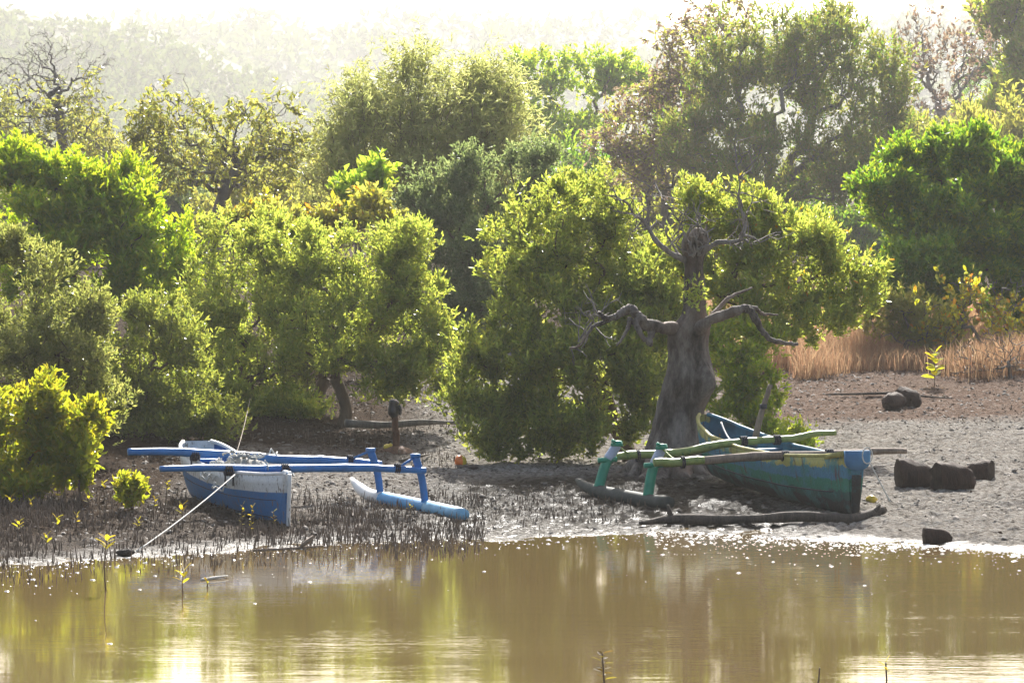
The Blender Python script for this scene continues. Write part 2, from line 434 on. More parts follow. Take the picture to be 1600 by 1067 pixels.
def lobe_pts(lobes, Y, n, rng, shell=2.2, depth=1.0, zmin=.12):
    A = np.array([l[2] * l[3] for l in lobes], float) ** .8
    idx = rng.choice(len(lobes), n, p=A / A.sum())
    u = unit(rng.normal(size=(n, 3))); r = rng.uniform(0, 1, n) ** (1 / shell) * (1 + .30 * rng.uniform(0, 1, n) ** 6)
    P = np.zeros((n, 3))
    for i, l in enumerate(lobes):
        k = idx == i
        if not k.any(): continue
        Yl = Y + (l[4] if len(l) > 4 else 0)
        c = at(l[0], l[1], Yl); s = Yl / F
        rx, rz = l[2] * s, l[3] * s; ry = (rx + rz) / 2 * depth
        P[k] = c + u[k] * r[k][:, None] * np.array([rx, ry, rz])
    z0 = zmacro(P[:, 0], P[:, 1])
    P[:, 2] = np.maximum(P[:, 2], z0 + zmin)
    return P

def skeleton(trunk, P, r_trunk, rng, alpha=.35, rmin=.006, crook=.10, keep=1.0):
    """grow limbs from the trunk path to all crown points; returns list of (path, radii)"""
    nodes = [p for p in trunk]; par = [-1] + list(range(len(trunk) - 1))
    plen = [0.0]
    for i in range(1, len(trunk)): plen.append(plen[-1] + np.linalg.norm(trunk[i] - trunk[i - 1]) * .6)
    first = max(1, len(trunk) // 2)
    top = trunk[-1]
    order = np.argsort(np.linalg.norm(P - top, axis=1))
    cap = len(trunk) + len(P)
    NA = np.zeros((cap, 3)); PL = np.zeros(cap); NA[:len(nodes)] = nodes; PL[:len(nodes)] = plen; n = len(nodes)
    PL[:first] += 1e6
    where = np.zeros(len(P), int)
    for j in order:
        d = np.linalg.norm(NA[:n] - P[j], axis=1)
        q = int(np.argmin(d + alpha * PL[:n]))
        NA[n] = P[j]; PL[n] = PL[q] + d[q]; par.append(q); where[j] = n; n += 1
    cnt = np.zeros(n); cnt[len(trunk):] = 1
    for i in range(n - 1, 0, -1):
        cnt[par[i]] += cnt[i]
    tot = cnt[first]
    rad = np.maximum(rmin, r_trunk * (cnt / max(tot, 1)) ** .55)
    paths = []
    for i in range(len(trunk), n):
        a, bb = NA[par[i]], NA[i]
        L = np.linalg.norm(bb - a)
        if L < 1e-4: continue
        k = 3 if L < .5 else 4
        t = np.linspace(0, 1, k + 1)[:, None]
        pth = a + (bb - a) * t
        jit = rng.normal(size=(k + 1, 3)) * L * crook; jit[0] = jit[-1] = 0
        pth = pth + jit + np.array([0, 0, 1]) * (np.sin(t * np.pi) * L * .06)
        r0 = min(rad[par[i]], rad[i] * 1.35)
        paths.append((pth, np.linspace(r0, rad[i], k + 1)))
    tr = np.array(trunk)
    return paths, (smooth_path(tr, 4), np.interp(np.linspace(0, len(tr) - 1, (len(tr) - 1) * 4 + 1), np.arange(len(tr)), [r_trunk * 1.35] + [r_trunk] * (len(tr) - 1)))

def tree(name, label, cat, base, Y, lobes, n, per, L, W, mat, bark='brown', r=.12, trunk=None, group=None, seed=0, rc=.3, shell=2.2,
         up=.55, outw=.8, big=False, crook=.10, depth=1.0, alpha=.35, leafy=1.0, rmin=.006, droop=0.0, sides=5, twig=None, extra_wood=0, mat2=None, frac2=0.0, lo_leaf=None, lumpy=True, slope=.8):
    rng = np.random.default_rng(seed + 7)
    if Y > 82.0:
        k = 1.3; Y, L, W, rc, r, rmin = Y * k, L * k, W * k, rc * k, r * k, rmin * k
    mpy = np.mean([l[1] for l in lobes])
    lobes = [(l[0], l[1], l[2], l[3], (l[4] if len(l) > 4 else 0) + slope * (mpy - l[1]) * Y / F) for l in lobes]
    if isinstance(base, tuple):
        b0 = at(base[0], base[1], Y)
    else: b0 = at(base, 400, Y)
    b0[2] = float(zmacro(b0[0], b0[1])) - .05
    if trunk:
        T = [b0] + [at(px, py, Y + (rest[0] if rest else 0)) for px, py, *rest in trunk]
    else:
        cz = np.mean([at(l[0], l[1] + l[3] * .4, Y)[2] for l in lobes]); cx = np.mean([at(l[0], l[1], Y)[0] for l in lobes])
        hgt = max(.3, (cz - b0[2]) * .55)
        T = [b0, b0 + np.array([(cx - b0[0]) * .15, .05, hgt * .4]), b0 + np.array([(cx - b0[0]) * .35, -.05, hgt * .75]), b0 + np.array([(cx - b0[0]) * .5, 0, hgt])]
    if lumpy:
        sub = []
        for l in lobes:
            for q in range(6):
                a = rng.uniform(0, 2 * math.pi); f = rng.uniform(.28, .5); e = rng.uniform(.6, .95)
                sub.append((l[0] + math.cos(a) * l[2] * e, l[1] + math.sin(a) * l[3] * e, l[2] * f, l[3] * f, (l[4] if len(l) > 4 else 0) + rng.uniform(-.5, .5) * l[2] * Y / F))
        lobes = [(l[0], l[1], l[2] * .88, l[3] * .88, l[4] if len(l) > 4 else 0) for l in lobes] + sub
    P = lobe_pts(lobes, Y, n + extra_wood, rng, shell, depth)
    paths, tr = skeleton(T, P, r, rng, alpha, rmin, crook)
    root = empty(name, b0); tag(root, label, cat, group)
    tm = MB(); tm.tube(tr[0], tr[1], 8); loc_build(tm, 'trunk', BARK[bark], root, True)
    bm = MB()
    for pth, rd in paths: bm.tube(pth, rd, sides if rd.max() > .02 else 3, cap=False)
    tag(loc_build(bm, 'branches', BARK[bark], root, True), None, None, None, 'stuff')
    # leaves: each crown point is a clump of twigs, each twig tip a rosette
    k = rng.uniform(0, 1, len(P)) < leafy
    C = P[:] if leafy >= 1 else P[k]
    if extra_wood: C = C[rng.permutation(len(C))[:n]]
    if lo_leaf is not None: C = C[C[:, 2] < at(800, lo_leaf, Y)[2] + rng.normal(size=len(C)) * .3]
    lt = 9
    nt_ = max(1, per // lt)
    m = len(C) * nt_
    rcs = np.repeat(rc * rng.uniform(.45, 1.3, len(C)), nt_)[:, None]
    tdir = unit(rng.normal(size=(m, 3)) + np.array([0, 0, .85]))
    tip = np.repeat(C, nt_, 0) + tdir * rcs * (rng.uniform(0, 1, (m, 1)) ** .5) * np.array([1, 1, .8])
    axis_ = unit(tdir * outw + np.array([0, 0, up - droop]) + rng.normal(size=(m, 3)) * .25)
    M = m * lt
    Dv = unit(np.repeat(axis_, lt, 0) + rng.normal(size=(M, 3)) * .55 + np.array([0, 0, -droop]))
    off = rng.uniform(-1, .3, (M, 1)) * (L * 2.0)
    Bp = np.repeat(tip, lt, 0) + np.repeat(axis_, lt, 0) * off
    zg = zmacro(Bp[:, 0], Bp[:, 1]) + .05
    ok = Bp[:, 2] > zg
    Bp, Dv = Bp[ok], Dv[ok]
    sel = rng.uniform(0, 1, len(Bp)) < frac2 if mat2 else np.zeros(len(Bp), bool)
    V, Fc = leaves_mesh(Bp - b0, Dv, L, W, rng, big=big)
    mats = [LEAF[mat]] + ([LEAF[mat2]] if mat2 else [])
    o = mk('crown', V, Fc, mats, root, mi=np.concatenate([sel, sel]).astype(int) if mat2 else None)
    o['kind'] = 'stuff'
    if twig:
        pass
    return root

# ------------------------------------------------------------------ front mangroves
G_M = 'mangroves along the bank'
tree('mangrove_shrub', 'low sunlit yellow-green mangrove shrub at the left edge of the water', 'shrub', (55, 800), 45.3,
     [(25, 668, 80, 72), (95, 672, 50, 55), (20, 745, 60, 55), (112, 715, 32, 42), (60, 635, 40, 35)], 105, 108, .095, .042, 'mangrove_yellow', r=.05, seed=1, rc=.22, big=True, mat2='autumn', frac2=.01)
tree('mangrove_tree', 'grey-olive mangrove rising directly above the low yellow shrub', 'tree', (70, 735), 50.5,
     [(42, 470, 70, 92), (112, 525, 66, 80), (60, 600, 90, 95), (30, 410, 45, 40), (150, 610, 60, 60), (90, 690, 75, 40)], 230, 150, .07, .026, 'olive', r=.10, seed=2, group=G_M, rc=.25)
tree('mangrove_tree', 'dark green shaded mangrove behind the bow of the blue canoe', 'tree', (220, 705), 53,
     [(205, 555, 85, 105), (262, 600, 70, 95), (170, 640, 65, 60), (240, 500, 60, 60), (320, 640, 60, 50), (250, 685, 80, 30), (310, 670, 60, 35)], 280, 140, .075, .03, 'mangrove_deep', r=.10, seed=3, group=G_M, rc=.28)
tree('leafy_tree', 'vivid yellow-green leafy tree above the left mangroves', 'tree', (130, 640), 63,
     [(60, 318, 88, 80), (158, 345, 95, 78), (222, 402, 72, 75), (120, 430, 110, 75), (20, 270, 40, 35), (95, 262, 35, 30), (190, 300, 45, 40)], 250, 170, .125, .052, 'bright', r=.13, seed=4, rc=.36)
tree('mangrove_tree', 'broad olive-green mangrove with leaning trunks right of the blue canoe bow', 'tree', (352, 697), 56.6,
     [(370, 440, 95, 80), (325, 530, 75, 95), (435, 540, 105, 105), (400, 640, 85, 38), (450, 410, 75, 60), (330, 620, 60, 50), (300, 650, 60, 45), (430, 650, 60, 38)], 340, 140, .080, .030, 'mangrove', r=.065,
     trunk=[(368, 660), (380, 630), (392, 600)], seed=5, group=G_M, rc=.28)
tree('mangrove_tree', 'rounded yellow-green mangrove with forked bare trunk left of the rusty post', 'tree', (537, 672), 55.6,
     [(565, 432, 108, 78), (635, 470, 70, 98), (520, 500, 95, 80), (665, 560, 50, 62), (612, 590, 55, 38), (450, 380, 70, 40), (490, 560, 50, 40), (700, 560, 30, 50)], 300, 145, .080, .030, 'mangrove', r=.085,
     trunk=[(541, 640), (533, 612), (524, 590)], seed=6, group=G_M, rc=.28)
tree('mangrove_tree', 'squat mangrove trunk with low boughs between the two larger ones', 'tree', (487, 655), 57.5,
     [(470, 520, 70, 60), (505, 470, 60, 60), (440, 590, 50, 40), (520, 540, 45, 45)], 100, 130, .078, .03, 'mangrove_deep', r=.09,
     trunk=[(492, 632), (500, 610), (508, 590)], seed=16, group=G_M, rc=.28)
tree('mangrove_tree', 'grey-green domed tree standing behind the gap between mangroves', 'tree', (760, 560), 70,
     [(785, 315, 112, 84), (700, 345, 75, 70), (855, 300, 55, 55), (735, 430, 75, 85), (650, 330, 40, 30), (705, 480, 55, 60), (760, 500, 60, 60), (690, 560, 40, 45)], 400, 170, .08, .034, 'greygreen', r=.14, seed=7, group=G_M, rc=.33)
tree('mangrove_tree', 'large glittering mangrove drooping to the mud left of the grey trunk', 'tree', (990, 728), 52,
     [(880, 390, 105, 105), (845, 500, 95, 105), (935, 400, 72, 75), (800, 595, 80, 85), (900, 615, 108, 88), (965, 510, 78, 100), (825, 680, 75, 42), (755, 645, 45, 48), (985, 620, 40, 80), (920, 310, 60, 45), (1005, 560, 45, 70), (1010, 650, 40, 60), (880, 690, 70, 35), (745, 590, 40, 50), (770, 695, 45, 30), (1005, 475, 45, 55)],
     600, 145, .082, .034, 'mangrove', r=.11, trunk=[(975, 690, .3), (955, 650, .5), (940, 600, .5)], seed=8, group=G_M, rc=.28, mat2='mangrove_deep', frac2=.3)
tree('mangrove_tree', 'yellow-green mangrove crown spreading right of the old grey trunk', 'tree', (1085, 725), 53.3,
     [(1130, 335, 82, 62), (1185, 395, 88, 70), (1270, 430, 88, 72), (1120, 430, 70, 70), (1322, 440, 42, 52), (1250, 500, 80, 38), (1100, 332, 45, 45), (1150, 480, 60, 40), (1200, 350, 40, 45), (1045, 430, 40, 60)],
     320, 125, .085, .034, 'mangrove', r=.10, trunk=[(1090, 640), (1105, 560), (1120, 500)], seed=9, group=G_M, rc=.28, mat2='autumn', frac2=.03)
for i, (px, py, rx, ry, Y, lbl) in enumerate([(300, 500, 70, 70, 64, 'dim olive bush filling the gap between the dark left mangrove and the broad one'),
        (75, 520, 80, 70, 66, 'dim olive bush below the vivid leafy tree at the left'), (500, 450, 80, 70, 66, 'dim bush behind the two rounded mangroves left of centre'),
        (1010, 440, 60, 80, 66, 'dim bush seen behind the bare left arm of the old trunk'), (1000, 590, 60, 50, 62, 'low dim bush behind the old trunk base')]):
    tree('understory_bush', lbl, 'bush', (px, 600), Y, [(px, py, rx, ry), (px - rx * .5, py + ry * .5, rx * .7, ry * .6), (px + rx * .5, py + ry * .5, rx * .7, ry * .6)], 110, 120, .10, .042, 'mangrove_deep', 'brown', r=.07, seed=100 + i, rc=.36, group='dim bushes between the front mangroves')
tree('mangrove_shrub', 'bright green mangrove bush behind the upswept bow of the green canoe', 'shrub', (1165, 700), 51.5,
     [(1150, 590, 48, 55), (1192, 610, 40, 52), (1130, 640, 42, 42), (1200, 662, 32, 25), (1180, 545, 34, 30), (1120, 550, 30, 40), (1240, 690, 30, 14)], 120, 130, .08, .034, 'bright', r=.04, seed=10, rc=.2, mat2='mangrove', frac2=.5)

# ------------------------------------------------------------------ trees behind
tree('leafy_tree', 'dense dark green tree at the right edge above the dry grass', 'tree', (1490, 520), 69,
     [(1480, 320, 110, 88), (1575, 300, 75, 80), (1530, 410, 110, 85), (1408, 325, 60, 60), (1625, 400, 70, 95), (1440, 260, 45, 40), (1560, 245, 60, 30)], 400, 170, .12, .052, 'green', r=.17, seed=11, rc=.36, mat2='bright', frac2=.2)
tree('leafy_shrub', 'small rounded dark green tree in front of the dense right one', 'tree', (1430, 500), 67,
     [(1428, 410, 52, 42), (1475, 430, 40, 40), (1400, 450, 35, 35)], 90, 160, .11, .047, 'green', r=.08, seed=12, rc=.31)
tree('tall_tree', 'tall airy tree with dark forked limbs towering over the right side', 'tree', (1212, 450), 96,
     [(1285, 105, 100, 85), (1190, 110, 90, 90), (1355, 165, 62, 88), (1150, 225, 80, 80), (1275, 235, 110, 80), (1345, 260, 62, 70), (1230, 70, 70, 55), (1180, 300, 90, 50), (1310, 60, 55, 45), (1110, 240, 70, 70), (1390, 120, 35, 55), (1130, 130, 50, 50)], 500, 108, .14, .045, 'feather', 'grey', r=.24,
     trunk=[(1212, 380), (1211, 330), (1208, 300)], seed=13, rc=.55, alpha=.5, crook=.06, mat2='green', frac2=.2)
tree('rusty_tree', 'sparse reddish-brown twiggy tree left of the tall airy one', 'tree', (1040, 470), 99,
     [(1000, 225, 75, 85), (1085, 100, 60, 65), (960, 260, 50, 55), (1130, 35, 62, 32), (1060, 170, 60, 70), (1040, 270, 60, 60)], 300, 40, .17, .06, 'rust', 'grey', r=.16, seed=14, rc=.5, mat2='drooping', frac2=.4, extra_wood=150, droop=.5)
tree('spreading_tree', 'light green tree with flat layered branches against the white sky', 'tree', (885, 400), 126,
     [(900, 95, 112, 24), (850, 130, 70, 25), (945, 135, 78, 26), (830, 178, 58, 30), (905, 195, 100, 38), (965, 108, 60, 24), (860, 230, 80, 30), (1000, 125, 40, 18), (800, 150, 40, 18), (790, 215, 50, 24)], 190, 72, .17, .08, 'light', 'brown', r=.16, lumpy=False, slope=.2,
     trunk=[(885, 300), (890, 240), (893, 200)], seed=15, rc=.5, shell=1.3, up=.3, mat2='bright', frac2=.25)
for i, (lbl, lb) in enumerate([
        ('yellowish bamboo clump at the left end of the feathery thicket', [(560, 215, 48, 75), (575, 180, 35, 40), (535, 280, 40, 60)]),
        ('tallest bamboo clump with thin culms poking into the haze', [(650, 190, 55, 85), (650, 125, 28, 30), (640, 270, 50, 60)]),
        ('arching bamboo clump right of the tallest one', [(715, 225, 55, 80), (745, 180, 35, 45), (690, 290, 50, 50)]),
        ('narrow bamboo clump beside the light green layered tree', [(775, 175, 30, 60), (770, 250, 35, 55), (755, 150, 16, 25)])]):
    b0 = (np.mean([l[0] for l in lb]), 440)
    t = tree('bamboo_clump', lbl, 'bamboo', b0, 81 + .25 * i, [(l[0], l[1], l[2] * 1.7, l[3] * 1.05) for l in lb] + [(l[0] + dx, l[1] - l[3] * .9, 9, l[3] * .45) for l in lb for dx in (-14, 8)], 420, 27, .16, .026, 'bamboo', 'culm', r=.03, seed=20 + i, rc=.8, shell=1.3, lumpy=False, rmin=.012, group='bamboo clumps behind the mangroves', up=.1, droop=.3, crook=.03, alpha=.9)
tree('bare_tree', 'nearly leafless tree with crooked twigs at the upper left', 'tree', (112, 430), 88,
     [(88, 118, 98, 88), (40, 120, 60, 60), (55, 190, 80, 60), (135, 200, 50, 55), (150, 120, 30, 40)], 150, 27, .15, .05, 'drooping', 'grey', r=.115,
     trunk=[(112, 330), (100, 240), (92, 170)], seed=30, rc=.45, extra_wood=750, droop=.7, crook=.16, rmin=.006, alpha=.3, leafy=1, lo_leaf=140, mat2='olive', frac2=.4)
tree('gnarled_tree', 'gnarled half-bare tree with long crooked limbs left of centre', 'tree', (330, 450), 81.5,
     [(270, 190, 60, 70), (330, 200, 60, 70), (430, 200, 80, 50), (350, 265, 130, 48), (470, 240, 40, 40), (235, 250, 50, 50)], 230, 32, .15, .05, 'drooping', 'grey', r=.13,
     trunk=[(338, 350), (352, 300), (370, 265)], seed=31, rc=.4, extra_wood=420, droop=.8, crook=.17, rmin=.008, alpha=.25, mat2='olive', frac2=.35, lo_leaf=150)
tree('bare_tree', 'pale leafless tree with fine branches at the upper right', 'tree', (1485, 360), 122,
     [(1470, 115, 80, 90), (1435, 70, 50, 50), (1525, 85, 50, 60), (1480, 200, 80, 50)], 200, 9, .16, .08, 'rust', 'pale', r=.14,
     trunk=[(1486, 260), (1478, 210), (1470, 175)], seed=32, rc=.6, extra_wood=520, crook=.14, rmin=.008, alpha=.35)
tree('leafy_tree', 'hazy pale green tree in the top right corner', 'tree', (1600, 360), 128,
     [(1590, 60, 60, 65), (1640, 120, 70, 80), (1560, 30, 35, 30), (1575, 190, 60, 60), (1530, 215, 50, 40)], 170, 90, .25, .11, 'drooping', 'grey', r=.2, seed=33, rc=.8, mat2='light', frac2=.4)
fill = [
    (10, 250, 75, 75, 104, 'hazy olive bush under the bare tree at the far left', 'olive'),
    (165, 265, 80, 60, 108, 'hazy olive bush between the bare tree and the gnarled tree', 'drooping'),
    (270, 320, 80, 60, 98, 'shadowy bush at the foot of the gnarled tree', 'greygreen'),
    (420, 320, 90, 55, 95, 'yellow-green bush right of the gnarled tree foot', 'drooping'),
    (520, 300, 70, 50, 100, 'pale bush below the leftmost bamboo', 'drooping'),
    (620, 300, 80, 60, 105, 'yellowish thicket below the tallest bamboo', 'bamboo'),
    (760, 290, 80, 60, 108, 'soft green thicket below the narrow bamboo', 'bamboo'),
    (930, 290, 85, 60, 112, 'shaded green bush below the layered tree', 'green'),
    (1050, 320, 90, 60, 100, 'brownish undergrowth bush at the foot of the rusty tree', 'drooping'),
    (1170, 340, 90, 60, 104, 'dark bush left of the tall tree trunk', 'green'),
    (1310, 335, 90, 60, 104, 'dark bush right of the tall tree trunk', 'green'),
    (1390, 250, 50, 70, 112, 'hazy bush between the tall tree and the pale leafless tree', 'olive'),
    (1480, 230, 80, 50, 116, 'olive bush below the pale leafless tree', 'drooping'),
    (1580, 200, 80, 60, 106, 'hazy brown-green bush below the palm fronds', 'drooping'),
    (330, 250, 90, 60, 122, 'pale distant bush seen through the gnarled limbs', 'olive'),
    (90, 340, 90, 60, 92, 'olive bush hidden low behind the vivid leafy tree', 'olive'),
]
for i, (px, py, rx, ry, Y, lbl, m) in enumerate(fill):
    tree('background_bush', lbl, 'bush', (px, 440), Y, [(px, py, rx, ry), (px - rx * .5, py + ry * .5, rx * .7, ry * .6), (px + rx * .5, py + ry * .5, rx * .7, ry * .6), (px, py + ry, rx, ry * .8)],
         120, 80, .21, .085, m, 'grey', r=.12, seed=40 + i, rc=.7, group='bushes filling the valley behind the mangroves')
tree('red_leaf_shrub', 'low shrub of yellow and red leaves behind the rounded mangrove', 'shrub', (440, 420), 66, [(400, 335, 55, 18), (470, 345, 45, 14), (540, 340, 50, 18), (590, 325, 30, 20)], 60, 60, .13, .07, 'drooping', r=.05, seed=60, rc=.3, mat2='autumn', frac2=.1)
tree('young_tree', 'bright green young tree with large leaves beside the grey-green dome', 'tree', (565, 420), 72, [(545, 280, 18, 14), (585, 268, 22, 14), (560, 310, 35, 14)], 26, 60, .17, .11, 'light', r=.05, seed=61, rc=.26)

# palm behind the pale leafless tree
def palm():
    Y = 170.0; c = at(1552, 108, Y); b0 = at(1562, 400, Y); b0[2] = float(zmacro(b0[0], b0[1]))
    root = tag(empty('palm_tree', b0), 'hazy coconut palm with dark arching fronds near the right edge', 'palm')
    m = MB(); p = smooth_path([b0, b0 * .6 + c * .4 + np.array([.45, 0, 0]), c], 6); m.tube(p, np.linspace(.3, .18, len(p)), 8); loc_build(m, 'trunk', BARK['grey'], root, True)
    rng = np.random.default_rng(5)
    for k in range(15):
        a = k * 2.4 + rng.uniform(-.2, .2); el = rng.uniform(-.1, 1.0); Lf = rng.uniform(2.5, 3.4)
        t = np.linspace(0, 1, 12)[:, None]; h = np.array([math.cos(a), math.sin(a), 0])
        sp = c + h * t * Lf * math.cos(el) + np.array([0, 0, 1]) * (t * Lf * math.sin(el) - t * t * Lf * .75)
        fm = MB(); fm.tube(sp, np.linspace(.05, .015, 12), 4)
        sd = unit(np.cross(h, [0, 0, 1]))
        for j in range(1, 12):
            for q in range(3):
                f = j - q / 3; pt = sp[int(f)] * (1 - f % 1) + sp[min(11, int(f) + 1)] * (f % 1)
                for sgn in (1, -1):
                    ln = .75 * math.sin(math.pi * (.12 + .8 * f / 11)); d = unit(sd * sgn + h * .5 + np.array([0, 0, -.45]))
                    fm.add([pt, pt + d * ln * .5 + h * .07, pt + d * ln, pt + d * ln * .5 - h * .07], [(0, 1, 2, 3)])
        loc_build(fm, 'frond', LEAF['green'], root)
palm()

# small dark bird on the bare tree
def bird():
    p = at(82, 151, 113.6); root = tag(empty('bird', p), 'tiny dark bird perched among the twigs of the upper left bare tree', 'bird')
    m = MB(); t = np.linspace(0, 1, 9)
    body = p + 1.2 * np.stack([-.16 + .34 * t, 0 * t, .02 + .24 * t - .05 * np.sin(t * 3.1)], 1)[::-1]
    m.tube(body, 1.2 * np.array([.012, .045, .05, .045, .07, .08, .07, .035, .012]), 8)
    m.tube([body[1] + [0, 0, 0], body[0] + [.13, 0, -.01]], [.024, .005], 5)
    m.tube([p + [-.02, .02, .02], p + [-.02, .02, -.06]], .006, 4); m.tube([p + [-.02, -.02, .02], p + [-.02, -.02, -.06]], .006, 4)
    loc_build(m, 'body', plain('bird_feathers', (.03, .028, .03), .6), root, True)
bird()

# ------------------------------------------------------------------ wood on the far hills: one mass of tree crowns
def hill_wood(name, label, grid, n, R, seed, tmax):
    rng = np.random.default_rng(seed); ny, nx, _ = grid.shape
    i = (rng.uniform(0, tmax, n) * (ny - 2)).astype(int); j = rng.integers(0, nx - 1, n)
    fx = rng.uniform(0, 1, (n, 1)); C = grid[i, j] * (1 - fx) + grid[i, j + 1] * fx
    C = C + rng.uniform(-1, 1, (n, 3)) * np.array([1, 7, 0]); rad = rng.uniform(.6, 1.3, (n, 1)) * R
    k = 26
    u = unit(rng.normal(size=(n * k, 3)))
    B = np.repeat(C + np.array([0, 0, R * .6]), k, 0) + u * np.repeat(rad, k, 0) * np.array([1, 1, .8])
    V, T = leaves_mesh(B, unit(u + rng.normal(size=u.shape) * .6), R * .8, R * .5, rng)
    tag(mk(name, V, T, LEAF['hillwood']), label, None, None, 'stuff')
hill_wood('hill_wood', 'unbroken woodland covering the hazy left hill', h1[:, 30:110], 2800, 2.6, 71, .99)
hill_wood('hill_wood', 'woodland faint on the far ridge', h2[:, 30:120], 1000, 4.4, 72, .99)


# ------------------------------------------------------------------ the old bare-armed tree
BARKO, nt, b = new_mat('bark_old_trunk')
n1 = noise(nt, 4.0, 7, .72, stretch=(1, 1, .4)); n2 = noise(nt, 16, 5, .7, stretch=(1, 1, .5)); n3 = noise(nt, 1.2, 3, .5)
c = ramp(nt, n1, [(.40, (.035, .026, .02)), (.49, (.125, .10, .08)), (.63, (.27, .23, .195))])
c = mixc(nt, ramp(nt, n3, [(.52, (0, 0, 0)), (.66, (.8, .8, .8))]), c, (.21, .135, .09))
c = mixc(nt, ramp(nt, n2, [(.30, (1, 1, 1)), (.40, (0, 0, 0))]), c, (.05, .038, .03))
nt.links.new(c, b.inputs['Base Color']); b.inputs['Roughness'].default_value = .75; b.inputs['Specular IOR Level'].default_value = .25
bump(nt, b, math_(nt, 'ADD', n1, math_(nt, 'MULTIPLY', n2, .5)), .8, .05)
DEADW = bark_mat('dead_wood', (.10, .085, .07), (.30, .265, .23), 9, .7)

def old_tree():
    Y = 49.6
    rows = [(752, 984, 1122), (742, 988, 1114), (728, 994, 1108), (712, 1000, 1103), (690, 1008, 1099), (668, 1016, 1097), (648, 1024, 1098), (630, 1028, 1103), (612, 1034, 1111), (600, 1037, 1113),
            (585, 1041, 1111), (570, 1042, 1107), (552, 1041, 1104), (535, 1040, 1104), (520, 1042, 1106), (506, 1052, 1108), (494, 1062, 1105), (480, 1066, 1102), (460, 1066, 1103),
            (440, 1067, 1100), (420, 1067, 1098), (404, 1066, 1100), (392, 1064, 1104), (378, 1068, 1108), (366, 1073, 1106), (357, 1082, 1098)]
    k = 72; a = np.linspace(0, 2 * np.pi, k, endpoint=False); V = []
    rng = np.random.default_rng(3)
    for i, (py, l, r) in enumerate(rows):
        c = at((l + r) / 2, py, Y); rr = (r - l) / 2 * Y / F
        lump = 1 + .13 * np.array([vnoise(np.array([math.cos(q) * 1.3 + 5]), np.array([math.sin(q) * 1.3 + py * .012]), 3)[0] * 2 for q in a]) \
                 + .05 * np.array([vnoise(np.array([math.cos(q) * 4 + 9]), np.array([math.sin(q) * 4 + py * .03]), 4)[0] * 2 for q in a])
        fl = max(0, (py - 690) / 60.0)
        lump = lump * (1 + fl * .22 * np.cos(a * 5 + 1.2))
        V.append(c + np.stack([np.cos(a) * rr * lump, np.sin(a) * rr * lump * .9, 0 * a + (0 if i else -.15)], 1))
    V = np.array(V); n0 = len(rows); n = 110
    src = np.linspace(0, 1, n0); dst = np.linspace(0, 1, n); V = np.stack([[np.interp(dst, src, V[:, q, x]) for x in range(3)] for q in range(k)], 0).transpose(2, 0, 1)
    ctr = V.mean(1, keepdims=True); rad = unit(V - ctr); z = V[..., 2]; A_ = np.broadcast_to(a, z.shape)
    fur = fbm(np.cos(A_) * 3.2 + 20, np.sin(A_) * 3.2 + z * .55, 41, 4); fine = fbm(np.cos(A_) * 9 + 40, np.sin(A_) * 9 + z * 3.0, 42, 4); band = fbm(z * 3.3, A_ * .6, 43, 3)
    R_ = np.clip(np.linalg.norm((V - ctr)[..., :2], axis=-1, keepdims=True).mean(1, keepdims=True) / .32, .25, 1.1)
    V = V - rad * .012 + R_ * rad * (.085 * fur + .030 * fine + .03 * band - .05 * np.clip(.10 - np.abs(fur + .05), 0, 1) * 3)[..., None]
    # dark hollow and a knob on the right edge
    V = V.reshape(-1, 3)
    for (px, py, rad, push) in [(1100, 590, .17, .10), (1103, 603, .14, .08), (1052, 545, .05, -.06), (1056, 530, .12, .05), (1060, 640, .16, -.03), (1051, 622, .08, -.05), (1093, 572, .07, -.07)]:
        p = at(px, py, Y - .25); c = at(1072, py, Y); d = np.linalg.norm(V - p, axis=1)
        V += unit(V - c) * (push * np.exp(-(d / rad) ** 2))[:, None]
    i = np.arange(n - 1)[:, None] * k; j = np.arange(k)[None]; j2 = (j + 1) % k
    Q = np.stack([i + j, i + j2, i + k + j2, i + k + j], -1).reshape(-1, 4)
    b0 = at(1047, 742, Y)
    root = tag(empty('old_mangrove_tree', b0), 'thick grey old trunk with two crooked bare arms and dead top between the canoes', 'tree')
    m = MB(); m.add(V, Q); m.add(np.vstack([V[-k:], V[-k:].mean(0) + [0, 0, .02]]), T=[(q, (q + 1) % k, k) for q in range(k)])
    loc_build(m, 'trunk', BARKO, root, True)
    def limb(name, pts, r0, r1, kk=9, mat=BARKO):
        P = smooth_path([at(p[0], p[1], Y + (p[2] if len(p) > 2 else 0)) for p in pts], 7)
        L = np.linspace(0, 1, len(P)); R = (r0 + (r1 - r0) * L) * (1 + .08 * np.sin(L * 23) + .07 * np.sin(L * 51 + 1))
        P = P + rng.normal(size=P.shape) * r1 * .25
        mm = MB(); mm.tube(P, R, kk); loc_build(mm, name, mat, root, True)
    limb('limb', [(1078, 528), (1055, 516, -.1), (1030, 511, -.3), (1008, 506, -.45), (995, 492, -.5), (985, 482, -.5), (972, 488, -.5), (958, 496, -.55), (944, 497, -.6), (936, 488, -.6)], .10, .026)
    limb('limb', [(1022, 512, -.3), (1018, 520, -.4), (1017, 540, -.5)], .07, .03)
    limb('limb', [(1005, 498, -.5), (992, 503, -.6), (1000, 520, -.7), (1014, 537, -.7)], .05, .03)
    limb('limb', [(985, 497, -.5), (981, 512, -.6), (973, 528, -.7), (963, 540, -.7)], .035, .012)
    limb('limb', [(958, 496, -.55), (940, 505, -.6), (925, 512, -.6), (905, 540, -.6), (890, 544, -.6)], .035, .012)
